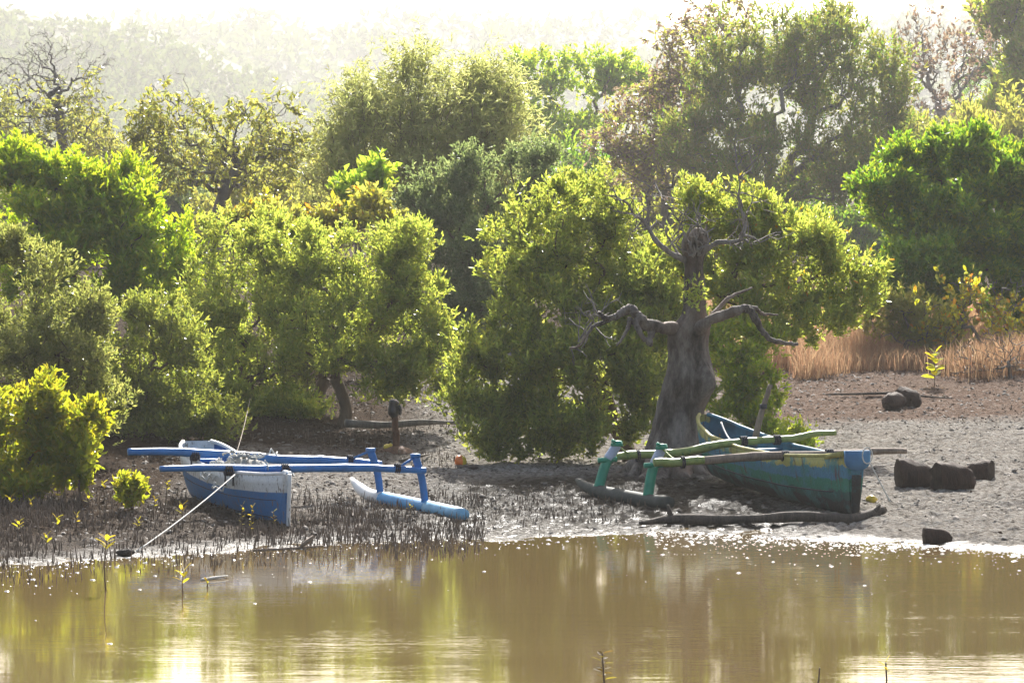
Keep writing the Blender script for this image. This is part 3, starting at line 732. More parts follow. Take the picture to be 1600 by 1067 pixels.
    limb('limb', [(1085, 530), (1092, 515, -.2), (1108, 501, -.3), (1132, 492, -.35), (1152, 485, -.35), (1167, 482, -.35), (1178, 494, -.4), (1189, 514, -.4), (1203, 530, -.4), (1222, 535, -.4), (1246, 538, -.4)], .085, .022)
    limb('limb', [(1165, 482, -.35), (1180, 482, -.3), (1192, 490, -.2), (1215, 492, -.1)], .04, .012)
    limb('limb', [(1100, 508, .1), (1118, 488, .3), (1140, 465, .5), (1175, 450, .7)], .05, .012)
    limb('limb', [(1076, 408), (1060, 402, -.1), (1040, 390, -.15), (1024, 375, -.2), (1014, 358, -.2), (1005, 345, -.2), (990, 335, -.2), (980, 318, -.2), (955, 305, -.2)], .045, .010, 7, DEADW)
    limb('limb', [(1008, 350, -.2), (1014, 330, -.2), (1010, 305, -.2), (1024, 285, -.2)], .025, .006, 5, DEADW)
    limb('limb', [(1094, 398), (1108, 387, -.1), (1122, 379, -.15), (1140, 378, -.2), (1155, 376, -.2), (1160, 368, -.2), (1175, 371, -.2), (1188, 379, -.2)], .042, .010, 7, DEADW)
    limb('limb', [(1160, 370, -.2), (1165, 350, -.2), (1160, 332, -.2), (1154, 310, -.2), (1156, 285, -.2), (1149, 250, -.2)], .03, .008, 5, DEADW)
    limb('limb', [(1070, 396), (1068, 380, -.15), (1070, 366, -.15), (1062, 356, -.15)], .035, .01, 6, DEADW)
    limb('limb', [(1062, 400, -.1), (1050, 380, .1), (1040, 362, .1), (1044, 350, .1)], .02, .006, 5, DEADW)
    tw = MB()
    for s0, s1, cnt in [((1014, 358), (955, 305), 16), ((1122, 379), (1188, 379), 12), ((1165, 350), (1150, 255), 14), ((1070, 366), (1060, 340), 12), ((1090, 360), (1090, 330), 10), ((1014, 330), (1024, 285), 8), ((936, 488), (920, 510), 8), ((890, 544), (940, 505), 8)]:
        for q in range(cnt):
            t = rng.uniform(); px = s0[0] + (s1[0] - s0[0]) * t; py = s0[1] + (s1[1] - s0[1]) * t
            p = at(px, py, Y - .2); d = unit(rng.normal(size=3) + np.array([0, 0, .7])); L = rng.uniform(.15, .6)
            P = np.array([p + d * L * f + rng.normal(size=3) * .035 * f for f in np.linspace(0, 1, 5)]); tw.tube(P, np.linspace(.012, .004, 5), 4, cap=False)
            P2 = np.array([P[2] + unit(d + rng.normal(size=3) * .7) * L * .6 * f for f in np.linspace(0, 1, 3)]); tw.tube(P2, np.linspace(.008, .003, 3), 3, cap=False)
    tag(loc_build(tw, 'dead_twigs', DEADW, root), None, None, None, 'stuff')
    # shreds of dead bark at the broken top
    sh = MB()
    for q in range(26):
        p = at(rng.uniform(1070, 1104), rng.uniform(362, 402), Y - .18); d = unit(np.array([rng.normal() * .5, -.3, rng.uniform(.3, 1)])); L = rng.uniform(.08, .22)
        sh.tube([p, p + d * L * .5 + rng.normal(size=3) * .02, p + d * L], [.022, .018, .006], 4)
    loc_build(sh, 'broken_top', DEADW, root)
    for px, py, py2, dd in [(975, 745, 752, -.2), (1000, 752, 765, -.5), (1030, 758, 775, -.6), (1075, 757, 770, -.5), (1110, 748, 754, -.2), (955, 740, 742, .2)]:
        m2 = MB(); e = at(px, py2, Y + dd * 1.6); e[2] = gz(e[0], e[1]) - .03
        st = at(1047 + (px - 1047) * .5, 722, Y + dd * .5)
        P = smooth_path([st, (st + e) / 2 + np.array([0, 0, -.06]), e], 5); m2.tube(P, np.linspace(.15, .04, len(P)), 7); loc_build(m2, 'root', BARKO, root, True)
    # a few leafy shoots
    V1 = []; D1 = []
    for px, py in [(1082, 452), (1090, 462), (1078, 468), (1094, 450), (1085, 475)]:
        c = at(px, py, Y - .3)
        for q in range(26):
            d = unit(rng.normal(size=3) + np.array([0, -.3, .6])); V1.append(c + rng.normal(size=3) * .06); D1.append(d)
    VV, TT = leaves_mesh(np.array(V1) - b0, np.array(D1), .085, .034, rng)
    o = mk('leafy_shoots', VV, TT, LEAF['mangrove'], root); o['kind'] = 'stuff'
old_tree()

# ------------------------------------------------------------------ canoes
def paint(name, bands, worn, inner=False):
    """bands: (height fraction, colour) from keel to rim, edge broken by wear"""
    m, nt, b = new_mat(name)
    h = attr(nt, 'height'); nz = noise(nt, 5, 5, .7); nf = noise(nt, 30, 4, .7)
    hv = math_(nt, 'ADD', h, math_(nt, 'MULTIPLY', math_(nt, 'SUBTRACT', nz, .5), worn))
    c = bands[0][1]
    for f, col in bands[1:]:
        lo = tuple(x * .8 for x in col)
        cc = ramp(nt, nf, [(.35, lo), (.65, col)])
        st = math_(nt, 'MULTIPLY', math_(nt, 'SUBTRACT', hv, f - .004), 60, True)
        c = mixc(nt, st, c, cc)
    return m, nt, b, c, nz, nf
PB, nt, b, c, nz, nf = paint('blue_white_hull_paint', [(0, (.018, .15, .38)), (.02, (.022, .17, .42)), (.655, (.72, .72, .70))], .012)
d1 = ramp(nt, noise(nt, 3, 6, .75, stretch=(1, 1, 1)), [(.55, (0, 0, 0)), (.75, (.45, .45, .45))])
c = mixc(nt, d1, c, (.12, .10, .08))
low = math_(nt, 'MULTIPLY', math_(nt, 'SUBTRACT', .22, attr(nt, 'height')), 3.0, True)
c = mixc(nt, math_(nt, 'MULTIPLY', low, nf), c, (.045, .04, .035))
chip = ramp(nt, noise(nt, 22, 3, .6, stretch=(1, 1, .35)), [(.60, (0, 0, 0)), (.64, (.85, .85, .85))])
c = mixc(nt, chip, c, (.16, .13, .10))
nt.links.new(c, b.inputs['Base Color']); b.inputs['Roughness'].default_value = .5; bump(nt, b, nz, .25, .03)
BLUE = plain('blue_paint', (.02, .17, .45), .45, .45, .22, 7, .25, ((.05, .06, .08), .64))
BLUEL = plain('pale_blue_paint', (.22, .48, .66), .5, .4, .18, 6, .25, ((.12, .10, .08), .62))
WHITE = plain('white_paint', (.72, .71, .68), .5, .4, .12, 6, .25, ((.20, .16, .12), .63))
DARKM = plain('dark_lashing', (.035, .035, .045), .7, .3, .3, 30, .4)
ROPEW = plain('white_rope', (.62, .60, .54), .7, .3, .15, 40, .4)
WOODG = bark_mat('weathered_pole_wood', (.12, .085, .06), (.30, .23, .17), 8, .5)

PG, nt, b, c, nz, nf = paint('worn_green_blue_hull_paint', [(0, (.018, .016, .013)), (.13, (.022, .032, .026)), (.24, (.02, .11, .09)), (.40, (.02, .21, .13)), (.60, (.05, .22, .33)), (.80, (.06, .24, .37)), (.82, (.42, .38, .08))], .30)
st = noise(nt, 9, 5, .75, stretch=(1, 1, .12))
pat = ramp(nt, noise(nt, 3.2, 5, .7), [(.5, (0, 0, 0)), (.56, (.85, .85, .85))])
c = mixc(nt, pat, c, mixc(nt, nz, (.02, .17, .11), (.05, .22, .27)))
rust = ramp(nt, st, [(.56, (0, 0, 0)), (.66, (.85, .85, .85))])
c = mixc(nt, rust, c, (.075, .032, .016))
c = mixc(nt, ramp(nt, noise(nt, 14, 6, .8), [(.58, (0, 0, 0)), (.68, (.9, .9, .9))]), c, (.03, .03, .026))
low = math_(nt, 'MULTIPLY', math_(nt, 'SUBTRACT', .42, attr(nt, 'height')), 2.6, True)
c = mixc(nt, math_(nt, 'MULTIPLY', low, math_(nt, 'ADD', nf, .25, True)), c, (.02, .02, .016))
nt.links.new(c, b.inputs['Base Color']); b.inputs['Roughness'].default_value = .62; bump(nt, b, nf, .4, .02)
YELL = plain('worn_yellow_paint', (.36, .32, .08), .6, .35, .3, 7, .3, ((.09, .06, .035), .56))
GINNER = plain('worn_blue_green_paint', (.03, .15, .22), .6, .35, .5, 3, .3, ((.16, .15, .05), .60))
GRN = plain('green_paint', (.012, .27, .16), .45, .45, .15, 8, .2, ((.03, .06, .05), .64))
PALEB = plain('pale_wrap', (.46, .50, .60), .6, .3, .15, 12, .4)
GBAM = plain('green_yellow_bamboo', (.24, .30, .075), .5, .4, .3, 9, .25, ((.03, .13, .06), .57))
FLG = plain('dark_weathered_float', (.055, .06, .05), .7, .3, .4, 8, .5, ((.03, .11, .075), .62))
BLUEC = plain('faded_blue_paint', (.06, .19, .36), .55, .4, .2, 6, .25, ((.05, .06, .07), .64))

def hull_grid(N0, F0, prof, nt_=40, nv=11, inset=0.0, t0=0.0, t1=1.0, roll=0.0, fullness=.62):
    """prof(t) -> keel z, rim z, half width, bow curve; returns (nt, 2nv-1, 3) points and height fractions"""
    ax = np.array(F0[:2]) - np.array(N0[:2]); ax /= np.linalg.norm(ax); sd = np.array([ax[1], -ax[0]])
    G = []; H = []
    for t in np.linspace(t0, t1, nt_):
        kz, rz, w, xs = prof(t); w = max(.012, w - inset); kz = kz + inset
        c = np.array(N0[:2]) * (1 - t) + np.array(F0[:2]) * t
        a = np.linspace(-1, 1, 2 * nv - 1) * math.pi / 2
        xr = np.sign(np.sin(a)) * np.abs(np.sin(a)) ** fullness
        zr = 1 - np.cos(a) ** .9
        xr = xr * (.84 + .16 * zr)
        # rake of the stems: shift along the axis with height
        sh = xs * (zr - .5)
        P = np.stack([c[0] + sd[0] * xr * w + ax[0] * sh, c[1] + sd[1] * xr * w + ax[1] * sh, kz + (rz - kz) * zr + roll * xr * w], 1)
        G.append(P); H.append(zr)
    return np.array(G), np.array(H)
def build_hull(root, G, H, Gi, paint_m, inner_m):
    nt_, nv, _ = G.shape; off = np.array(root.location)
    def quads(n, m_, base, flip):
        i = np.arange(n - 1)[:, None] * m_; j = np.arange(m_ - 1)[None]
        q = np.stack([i + j, i + j + 1, i + m_ + j + 1, i + m_ + j], -1).reshape(-1, 4) + base
        return q[:, ::-1] if flip else q
    V = np.vstack([G.reshape(-1, 3), Gi.reshape(-1, 3)]) - off
    nb = nt_ * nv
    Q = [quads(nt_, nv, 0, False), quads(Gi.shape[0], nv, nb, True)]
    mi = [np.zeros(len(Q[0])), np.ones(len(Q[1]))]
    r = []
    for e in (0, nv - 1):                                     # rim strip
        for i in range(nt_ - 1): r.append((i * nv + e, (i + 1) * nv + e, nb + (i + 1) * nv + e, nb + i * nv + e))
    for i0 in (0, nt_ - 1):                                   # closed stems
        for j in range((nv - 1) // 2):
            r.append((i0 * nv + j, i0 * nv + j + 1, i0 * nv + nv - 2 - j, i0 * nv + nv - 1 - j))
    Q.append(np.array(r)); mi.append(np.zeros(len(r)))
    h = np.concatenate([H.ravel(), H.ravel()])
    o = mk('hull', V, np.vstack(Q), [paint_m, inner_m], root, mi=np.concatenate(mi), attrs={'height': h})
    me = o.data
    sm = np.ones(len(me.polygons), bool); sm[-len(r):] = False
    me.polygons.foreach_set('use_smooth', sm)
    return o
def lash(mb, p, r, axis_, n=3):
    for k in range(n):
        a = np.linspace(0, 2 * np.pi, 13); u = unit(np.cross(axis_, [0, .3, 1.])); v = np.cross(axis_, u)
        mb.tube(p + np.outer(np.cos(a), u) * r + np.outer(np.sin(a), v) * r + np.array(axis_) * (k - n / 2) * .022, .011, 5, cap=False)
def part(root, name, fn, mat, smooth=False):
    m = MB(); fn(m); return loc_build(m, name, mat, root, smooth)
def pole(mb, pts, r, k=8, knots=()):
    P = smooth_path(pts, 10); n = len(P); R = np.interp(np.linspace(0, 1, n), np.linspace(0, 1, len(r)), r)
    for kn in knots: R = R * (1 + .13 * np.exp(-((np.linspace(0, 1, n) - kn) / .02) ** 2))
    P = P + np.array([0, 0, 1]) * (.008 * np.sin(np.linspace(0, 9, n)))[:, None]
    mb.tube(P, R, k)

def blue_canoe():
    N0 = np.array([-2.48, 42.45]); F0 = np.array([-3.78, 46.0])
    kb0, kb1 = gz(*N0) - .03, gz(*F0) - .05
    def prof(t):
        kz = kb0 + (kb1 - kb0) * t + .05 * max(0, (t - .85) / .15) ** 2
        rz = np.interp(t, [0, .12, .35, .6, .8, .9, 1.0], [.635, .60, .575, .59, .66, .72, .80])
        w = .345 * np.interp(t, [0, .04, .15, .35, .55, .75, .9, .96, 1], [.10, .24, .60, .95, 1.0, 1.0, .90, .74, .42])
        return kz, rz, w, -.06 * (1 - t) * 1.0 + .10 * t * t
    root = tag(empty('outrigger_canoe', (N0[0] * .5 + F0[0] * .5, 44.7, 0)), 'blue and white outrigger canoe beached on the left mud beside the mangroves', 'canoe')
    G, H = hull_grid(N0, F0, prof); Gi, Hi = hull_grid(N0, F0, prof, inset=.032, t0=.03, t1=.97)
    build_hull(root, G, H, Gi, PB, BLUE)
    for e in (0, -1):
        P = (G[:, e] + Gi[:, e]) / 2 + np.array([0, 0, .008])
        part(root, 'gunwale', lambda m: m.tube(P, .024, 6), WHITE, True)
    st = G[0]; mid = len(st[0:]) // 2
    sp = np.array([(G[0, j] + G[0, -1 - j]) / 2 for j in range(mid + 1)])
    part(root, 'stem_post', lambda m: m.tube(sp + np.array([.010, -.014, 0]), np.full(len(sp), .030), 4), WHITE)
    for sj in (3, 6):
        part(root, 'plank_seam', lambda m: m.tube(G[2:37, sj] + unit(G[2:37, sj] - G[2:37, 10]) * .0015, .006, 4), DARKM)
    ax = unit(np.append(F0 - N0, 0)); sd = np.array([ax[1], -ax[0], 0])
    for t in (.12, .48, .83):
        kz, rz, w, _ = prof(t); c = np.append(N0 * (1 - t) + F0 * t, rz - .07)
        part(root, 'thwart', lambda m: m.box(c, 2 * (w - .035), .16, .03, math.atan2(sd[1], sd[0])), BLUE)
    dr = np.array([sd[0], sd[1]])
    C1 = np.append(N0 * .70 + F0 * .30, 0); C2 = np.append(N0 * .32 + F0 * .68, 0)
    b1 = [on_plane(px, py, C1, dr) for px, py in [(250, 732.5), (330, 732), (405, 732.5), (440, 731), (560, 730.5), (610, 733.5), (665, 735.5)]]
    b2 = [on_plane(px, py, C2, dr) for px, py in [(200, 706), (262, 706.5), (330, 709.5), (385, 712), (440, 717), (500, 719.5), (545, 722.5), (596, 726)]]
    part(root, 'outrigger_boom', lambda m: pole(m, b1, [.034, .038, .044, .046, .044, .04, .036], 8, (.12, .38, .63, .88)), BLUE, True)
    part(root, 'outrigger_boom', lambda m: pole(m, b2, [.042, .046, .052, .055, .055, .05, .042], 8, (.2, .47, .72, .9)), BLUE, True)
    # float: near end right, far end left
    fn_ = gp(724, 811); ff = gp(549, 776); fl = []
    n = 24; t = np.linspace(0, 1, n)
    fz = .10 + .085 * t * 0
    c0 = fn_ + (ff - fn_) * t[:, None]; c0[:, 2] = np.linspace(gz(fn_[0], fn_[1]) + .055, gz(ff[0], ff[1]) + .075, n) + .16 * np.clip((t - .78) / .22, 0, 1) ** 2
    rad = .095 * np.interp(t, [0, .03, .3, .75, .92, 1], [.85, .95, 1, 1, .8, .25])
    def seg(a, e, m_, lbl):
        k = (t >= a - 1e-6) & (t <= e + 1e-6); ta = np.concatenate([[a], t[(t > a) & (t < e)], [e]])
        P = np.stack([np.interp(ta, t, c0[:, i]) for i in range(3)], 1); R = np.interp(ta, t, rad)
        o = part(root, 'float', lambda m: m.tube(P, R, 10, sq=.85), m_, True)
        if lbl: o['label'] = lbl
    seg(0, .30, BLUEL, 'pale blue end of the float'); seg(.3005, .70, plain('mid_blue_paint', (.05, .30, .58), .45, .45, .2, 6, .25, ((.10, .09, .08), .64)), 'mid blue middle of the float'); seg(.7005, 1, WHITE, 'white curved tip of the float')
    def post(top, bot, C, r):
        ti = min(.9, max(.05, (724 - bot[0]) / 175.0)); pb = np.array([np.interp(ti, t, c0[:, i]) for i in range(3)])
        pt = on_plane(top[0], top[1], np.append(pb[:2], 0), dr)
        md = (pb + pt) / 2 + np.array([.02, 0, .02])
        part(root, 'outrigger_post', lambda m: m.tube(smooth_path([pb + [0, 0, -.02], md, pt], 5), np.linspace(r * .95, r * 1.05, 11), 4, sq=.75), BLUE)
        part(root, 'post_cap', lambda m: m.tube([pt + [0, 0, -.01], pt + [0, 0, .03]], r * 1.02, 8), BLUE)
        return pt, pb
    p1, q1 = post((649, 713), (667, 785), C1, .058); p2, q2 = post((579, 704), (597, 770), C2, .058)
    for pt, e in ((p1, on_plane(622, 731, C1, dr)), (p2, on_plane(548, 718, C2, dr))):
        part(root, 'brace', lambda m: m.tube([pt, e], .015, 6), BLUE)
        part(root, 'lashing', lambda m: lash(m, e, .05, unit(b1[-1] - b1[0])), DARKM)
    for bb, px, py, C in ((b1, 358, 735, C1), (b1, 446, 733, C1), (b2, 305, 712, C2), (b2, 385, 714, C2)):
        e = on_plane(px, py, C, dr); dn = np.array([0, 0, -1.])
        def fn(m):
            lash(m, e, .056, unit(bb[-1] - bb[0]), 4); m.tube([e + [.05, -.05, .02], e + [.05, -.06, -.17]], .012, 5); m.tube([e + [-.04, -.05, .02], e + [-.04, -.06, -.17]], .012, 5)
        part(root, 'lashing', fn, DARKM)
    return root, N0, F0, prof, b1
bc, bN, bF, bprof, bb1 = blue_canoe()

def net():
    t0 = .45; c = np.append(bN * (1 - t0) + bF * t0, .50)
    root = tag(empty('fishing_net', c), 'tangled white and grey fishing net heaped inside the blue canoe', 'fishing net')
    rng = np.random.default_rng(8); ax = unit(np.append(bF - bN, 0)); sd = np.array([ax[1], -ax[0], 0])
    n, k = 22, 16; V = []
    for i in range(n):
        for j in range(k):
            u = i / (n - 1) * 2 - 1; v = j / (k - 1) * 2 - 1
            h = max(0, (1 - u * u)) ** .5 * max(0, 1 - v * v) ** .5
            h = h * (.20 + .16 * (vnoise(np.array([i * .6]), np.array([j * .6]), 2)[0] + .5)) + .04 * vnoise(np.array([i * 2.1]), np.array([j * 2.1]), 4)[0]
            V.append(c + ax * u * .48 + sd * v * .27 + np.array([0, 0, h * .75]))
    V = np.array(V); ii = (np.arange(n - 1)[:, None] * k + np.arange(k - 1)[None]).ravel()
    m = MB(); m.add(V, np.stack([ii, ii + 1, ii + k + 1, ii + k], 1)); loc_build(m, 'mesh_heap', plain('grey_net', (.42, .40, .36), .85, .2, .45, 26, .9), root, True)
    for q in range(30):
        p = V[rng.integers(0, len(V))] + np.array([0, 0, .01]); P = [p]
        d = unit(rng.normal(size=3))
        for s_ in range(14):
            d = unit(d + rng.normal(size=3) * .6); d[2] *= .4; p = p + d * .045; P.append(p + np.array([0, 0, .02 * rng.normal()]))
        mm = MB(); mm.tube(smooth_path(P, 2), .010 if q % 3 else .017, 5); loc_build(mm, 'net_cord', ROPEW if q % 3 else plain('grey_cord', (.25, .25, .23), .8), root, True)
net()

def rope(name, label, pts, r, sag, mat, cat='rope'):
    P = [np.array(pts[0])]
    for a, e in zip(pts[:-1], pts[1:]):
        for t in np.linspace(0, 1, 13)[1:]: P.append(np.array(a) * (1 - t) + np.array(e) * t - np.array([0, 0, sag * 4 * t * (1 - t)]))
    root = tag(empty(name, P[0]), label, cat); m = MB(); m.tube(P, r, 6); loc_build(m, 'strand', mat, root, True)
    return root
e0 = on_plane(372, 737, np.append(bN * .7 + bF * .3, 0), unit(np.array([.95, .31]))); e1 = gp(214, 862); e1[2] = gz(e1[0], e1[1]) + .01
rope('mooring_rope', 'taut white rope running from the blue canoe down to the muddy water', [e0 + [0, -.05, 0], e1], .008, .03, ROPEW)
rope('mooring_rope', 'thin pale rope rising from the blue canoe into the mangrove branches', [at(368, 712, 45.6), at(391, 622, 54)], .005, .05, WOODG)

def green_canoe():
    N0 = np.array([3.90, 43.5]); F0 = np.array([2.43, 48.7])
    def prof(t):
        kz = np.interp(t, [0, .08, .3, .7, .9, 1], [.10, .09, .12, .18, .24, .42])
        rz = np.interp(t, [0, .10, .3, .55, .75, .88, 1.0], [.80, .735, .68, .70, .77, .86, .985])
        w = .40 * np.interp(t, [0, .03, .12, .3, .5, .75, .9, .97, 1], [.24, .34, .60, .90, 1.0, .92, .62, .34, .10])
        return kz, rz, w, -.05 * (1 - t) + .10 * t
    root = tag(empty('outrigger_canoe', (3.1, 46.1, 0)), 'weathered green and blue outrigger canoe drawn up beside the old grey trunk', 'canoe')
    G, H = hull_grid(N0, F0, prof, 48); Gi, Hi = hull_grid(N0, F0, prof, 48, inset=.035, t0=.025, t1=.98)
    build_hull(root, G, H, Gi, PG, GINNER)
    for e in (0, -1):
        P = (G[:, e] + Gi[:, e]) / 2 + np.array([0, 0, .01])
        part(root, 'gunwale', lambda m: m.tube(P, .026, 6), YELL if e == 0 else GINNER, True)
    # plank seam along the near side
    sj = 4; part(root, 'plank_seam', lambda m: m.tube(G[3:40, sj] + unit(G[3:40, sj] - G[3:40, 10]) * .003, .009, 5), DARKM)
    ax = unit(np.append(F0 - N0, 0)); sd = np.array([ax[1], -ax[0], 0]); rot = math.atan2(sd[1], sd[0])
    for t, dz, m_ in ((.13, -.05, YELL), (.36, -.12, YELL), (.56, -.10, WOODG), (.64, -.09, BLUEC), (.80, -.12, GINNER)):
        kz, rz, w, _ = prof(t); c = np.append(N0 * (1 - t) + F0 * t, rz + dz)
        part(root, 'thwart', lambda m: m.box(c, 2 * (w - .04), .15, .035, rot), m_)
    # stern board with a rounded lower edge, and its two raked bars
    kz, rz, w, _ = prof(0); c = np.append(N0, 0) - ax * .045; c[2] = rz
    def board(m):
        a = np.linspace(0, math.pi, 15); pr = [(-.15, .035), *[(-.15 * math.cos(q), -.04 - .15 * math.sin(q) ** .7) for q in a], (.15, .035)]
        k = len(pr); Vf = [c + sd * x + np.array([0, 0, z]) - ax * .028 for x, z in pr]; Vb = [c + sd * x + np.array([0, 0, z]) + ax * .028 for x, z in pr]
        cf = c + np.array([0, 0, -.06]) - ax * .028; cb = c + np.array([0, 0, -.06]) + ax * .028
        m.add(Vf + Vb + [cf, cb], [(i, (i + 1) % k, k + (i + 1) % k, k + i) for i in range(k)], [((i + 1) % k, i, 2 * k) for i in range(k)] + [(k + i, k + (i + 1) % k, 2 * k + 1) for i in range(k)])
    part(root, 'stern_board', board, BLUEC)
    sp = np.array([(G[0, j] + G[0, -1 - j]) / 2 for j in range(11)])
    part(root, 'stern_stem', lambda m: m.tube(sp[2:] - ax * .012, np.linspace(.075, .055, 9), 4), PG)
    for s_ in (-1, 1):
        a = c + sd * .13 * s_ + np.array([0, 0, .0]) + ax * .05; kz, rz, w, _ = prof(.13); e = np.append(N0 * .87 + F0 * .13, rz - .02) + sd * s_ * (w - .05)
        part(root, 'stern_bar', lambda m: m.tube([a, e], .042, 4), YELL)
    dr = np.array([sd[0], sd[1]])
    C1 = np.append(N0 * .72 + F0 * .28, 0); C2 = np.append(N0 * .40 + F0 * .60, 0)
    P1 = [on_plane(px, py, C1, dr) for px, py in [(1022, 723), (1050, 722), (1100, 719.5), (1197, 713), (1291, 709), (1350, 706.5), (1416, 705)]]
    P2 = [on_plane(px, py, C2, dr) for px, py in [(950, 716), (985, 711.5), (1030, 710), (1070, 706), (1122, 694), (1160, 689.5), (1197, 687), (1242, 685), (1270, 679), (1306, 676.5)]]
    i1 = np.array(P1)
    o = part(root, 'outrigger_boom', lambda m: pole(m, P1[:3], [.048, .051, .048], 8, (.35, .9)), GBAM, True); o['label'] = 'yellow-green bamboo end of the near boom'
    o = part(root, 'outrigger_boom', lambda m: pole(m, P1[2:], [.050, .050, .045, .040, .032], 8, (.2, .55, .8)), WOODG, True); o['label'] = 'bare grey wooden length of the near boom'
    o = part(root, 'outrigger_boom', lambda m: pole(m, P2, [.042, .049, .052, .052, .05, .045, .042, .040, .038, .032], 8, (.1, .25, .4, .6, .8)), GBAM, True); o['label'] = 'curved green bamboo boom'
    # float
    fn_ = gp(1047, 797); ff = gp(901, 775); n = 22; t = np.linspace(0, 1, n)
    c0 = fn_ + (ff - fn_) * t[:, None]; c0[:, 2] = np.linspace(gz(fn_[0], fn_[1]) + .075, gz(ff[0], ff[1]) + .07, n) + .10 * np.clip((t - .72) / .28, 0, 1) ** 2 + .03 * np.clip((.2 - t) / .2, 0, 1)
    rad = .092 * np.interp(t, [0, .04, .4, .8, .95, 1], [.8, .95, 1, .95, .6, .25])
    part(root, 'float', lambda m: m.tube(c0, rad, 8, sq=.95), FLG, True)
    for top, bot, C in (((1034, 700), (1013, 781), C1), ((964, 695), (936, 769), C2)):
        ti = (1047 - bot[0]) / 146.0; pb = np.array([np.interp(ti, t, c0[:, i]) for i in range(3)]) + np.array([0, 0, .04])
        pt = on_plane(top[0], top[1], np.append(pb[:2], 0), dr); md = pb * .45 + pt * .55 + np.array([-.035, 0, .0])
        P = smooth_path([pb, md, pt], 8); k = int(len(P) * .66)
        part(root, 'outrigger_post', lambda m: m.tube(P[:k], np.linspace(.062, .06, k), 6, sq=.7), GRN, True)
        o = part(root, 'post_wrap', lambda m: m.tube(P[k - 1:], np.linspace(.062, .058, len(P) - k + 1), 6, sq=.8), PALEB, True)
        part(root, 'post_cap', lambda m: (m.tube([pt + [0, 0, -.012], pt + [0, 0, .05]], [.08, .06], 8), m.tube([pt + [-.02, -.05, .03], pt + [-.06, -.06, .06]], .022, 5)), GRN)
        cr = P[k - 1]; part(root, 'cross_peg', lambda m: m.tube([cr + np.array([-.12, -.05, -.01]), cr + np.array([.1, .02, .0])], .035, 6), GRN)
        e = on_plane(top[0] + 34, top[1] + 22 if C is C1 else top[1] + 17, C, dr)
        part(root, 'lashing', lambda m: m.tube(smooth_path([pt, pt * .5 + e * .5 + [0, 0, -.035], e], 5), .013, 5), GBAM)
        part(root, 'lashing', lambda m: lash(m, e, .066, unit(P1[-1] - P1[0]), 2), DARKM)
    for C, px, py in ((C1, 1228, 712), (C1, 1297, 709), (C2, 1163, 689), (C2, 1215, 687)):
        e = on_plane(px, py, C, dr); part(root, 'lashing', lambda m: lash(m, e, .055, unit(P1[-1] - P1[0]), 4), DARKM)
    return c, sd, ax
gc, gsd, gax = green_canoe()
lp = gc + gsd * .10 - gax * .05
a = np.linspace(-.5 * math.pi, 1.5 * math.pi, 15)
loop = [lp + gsd * .06 * math.cos(q) + np.array([0, 0, -.02 + .09 * math.sin(q)]) - gax * .01 for q in a]
tail = [lp + np.array([0, 0, -.11]) + gsd * (.03 + .05 * k) - gax * .02 + np.array([0, 0, -.09 * k]) for k in range(6)]
root = tag(empty('rope_loop', lp), 'white rope loop hanging on the stern board of the green canoe', 'rope')
m = MB(); m.tube(smooth_path(loop + tail, 3), .008, 6); loc_build(m, 'strand', ROPEW, root, True)
P = smooth_path([at(1178, 696, 46.9), at(1186, 660, 46.95), at(1193, 635, 47), at(1204, 601, 47.05)], 6)
root = tag(empty('wooden_pole', P[0]), 'upright brown pole leaning inside the green canoe near its middle', 'pole')
m = MB(); m.tube(P, np.linspace(.045, .03, len(P)), 7); loc_build(m, 'shaft', WOODG, root, True)
m = MB(); m.tube([P[12] - [0, 0, .03], P[12] + [0, 0, .03]], .048, 7); loc_build(m, 'binding', DARKM, root)
rope('bow_rope', 'thin beaded cord hanging down from the branches into the green canoe bow', [at(1127, 660, 48.3), at(1142, 688, 47.6)], .012, .03, ROPEW)

# ------------------------------------------------------------------ post, logs, trunk sections, trash
RUSTW = bark_mat('rusty_post_wood', (.06, .026, .014), (.16, .075, .04), 9, .5)
FIB = bark_mat('fibrous_palm_wood', (.018, .010, .007), (.065, .032, .020), 14, 1.0)
CUT = plain('cut_palm_wood', (.04, .024, .016), .85, .2, .5, 16, .8)
DRIFT = bark_mat('driftwood', (.035, .027, .021), (.12, .092, .07), 7, .8)
def post():
    b0 = gp(618, 706); b0[2] = gz(b0[0], b0[1]); tp = at(617, 640, b0[1]); root = tag(empty('mooring_post', b0), 'rusty brown post with a black bundle on top standing in the mud', 'post')
    m = MB(); m.tube(smooth_path([b0 - [0, 0, .1], b0 + [.01, 0, .25], tp * .5 + b0 * .5, tp], 4), np.linspace(.05, .042, 13), 8); loc_build(m, 'shaft', RUSTW, root, True)
    m = MB(); rng = np.random.default_rng(1)
    P = smooth_path([tp - [.0, 0, .10], tp + [-.02, 0, 0], tp + [-.01, 0, .10], tp + [.0, 0, .145]], 4); m.tube(P, np.array([.05, .06, .075, .08, .078, .07, .068, .07, .075, .07, .06, .045, .02]), 9)
    m.tube(smooth_path([tp + [.05, -.03, .06], tp + [.075, -.04, .0], tp + [.07, -.03, -.07]], 4), np.linspace(.035, .015, 9), 6)
    loc_build(m, 'black_bundle', plain('black_plastic', (.012, .012, .014), .4, .5, .3, 12, .5), root, True)
    m = MB(); a = np.linspace(0, 2 * np.pi, 13)[:-1]; V = [b0 + np.array([math.cos(q) * R * (1 + .2 * math.sin(3 * q)), math.sin(q) * R, h]) for R, h in ((.26, -.02), (.2, .03), (.1, .07), (.03, .08)) for q in a]
    m.add(V, [(i * 12 + j, i * 12 + (j + 1) % 12, (i + 1) * 12 + (j + 1) % 12, (i + 1) * 12 + j) for i in range(3) for j in range(12)]); loc_build(m, 'mud_mound', RUSTW, root, True)
post()
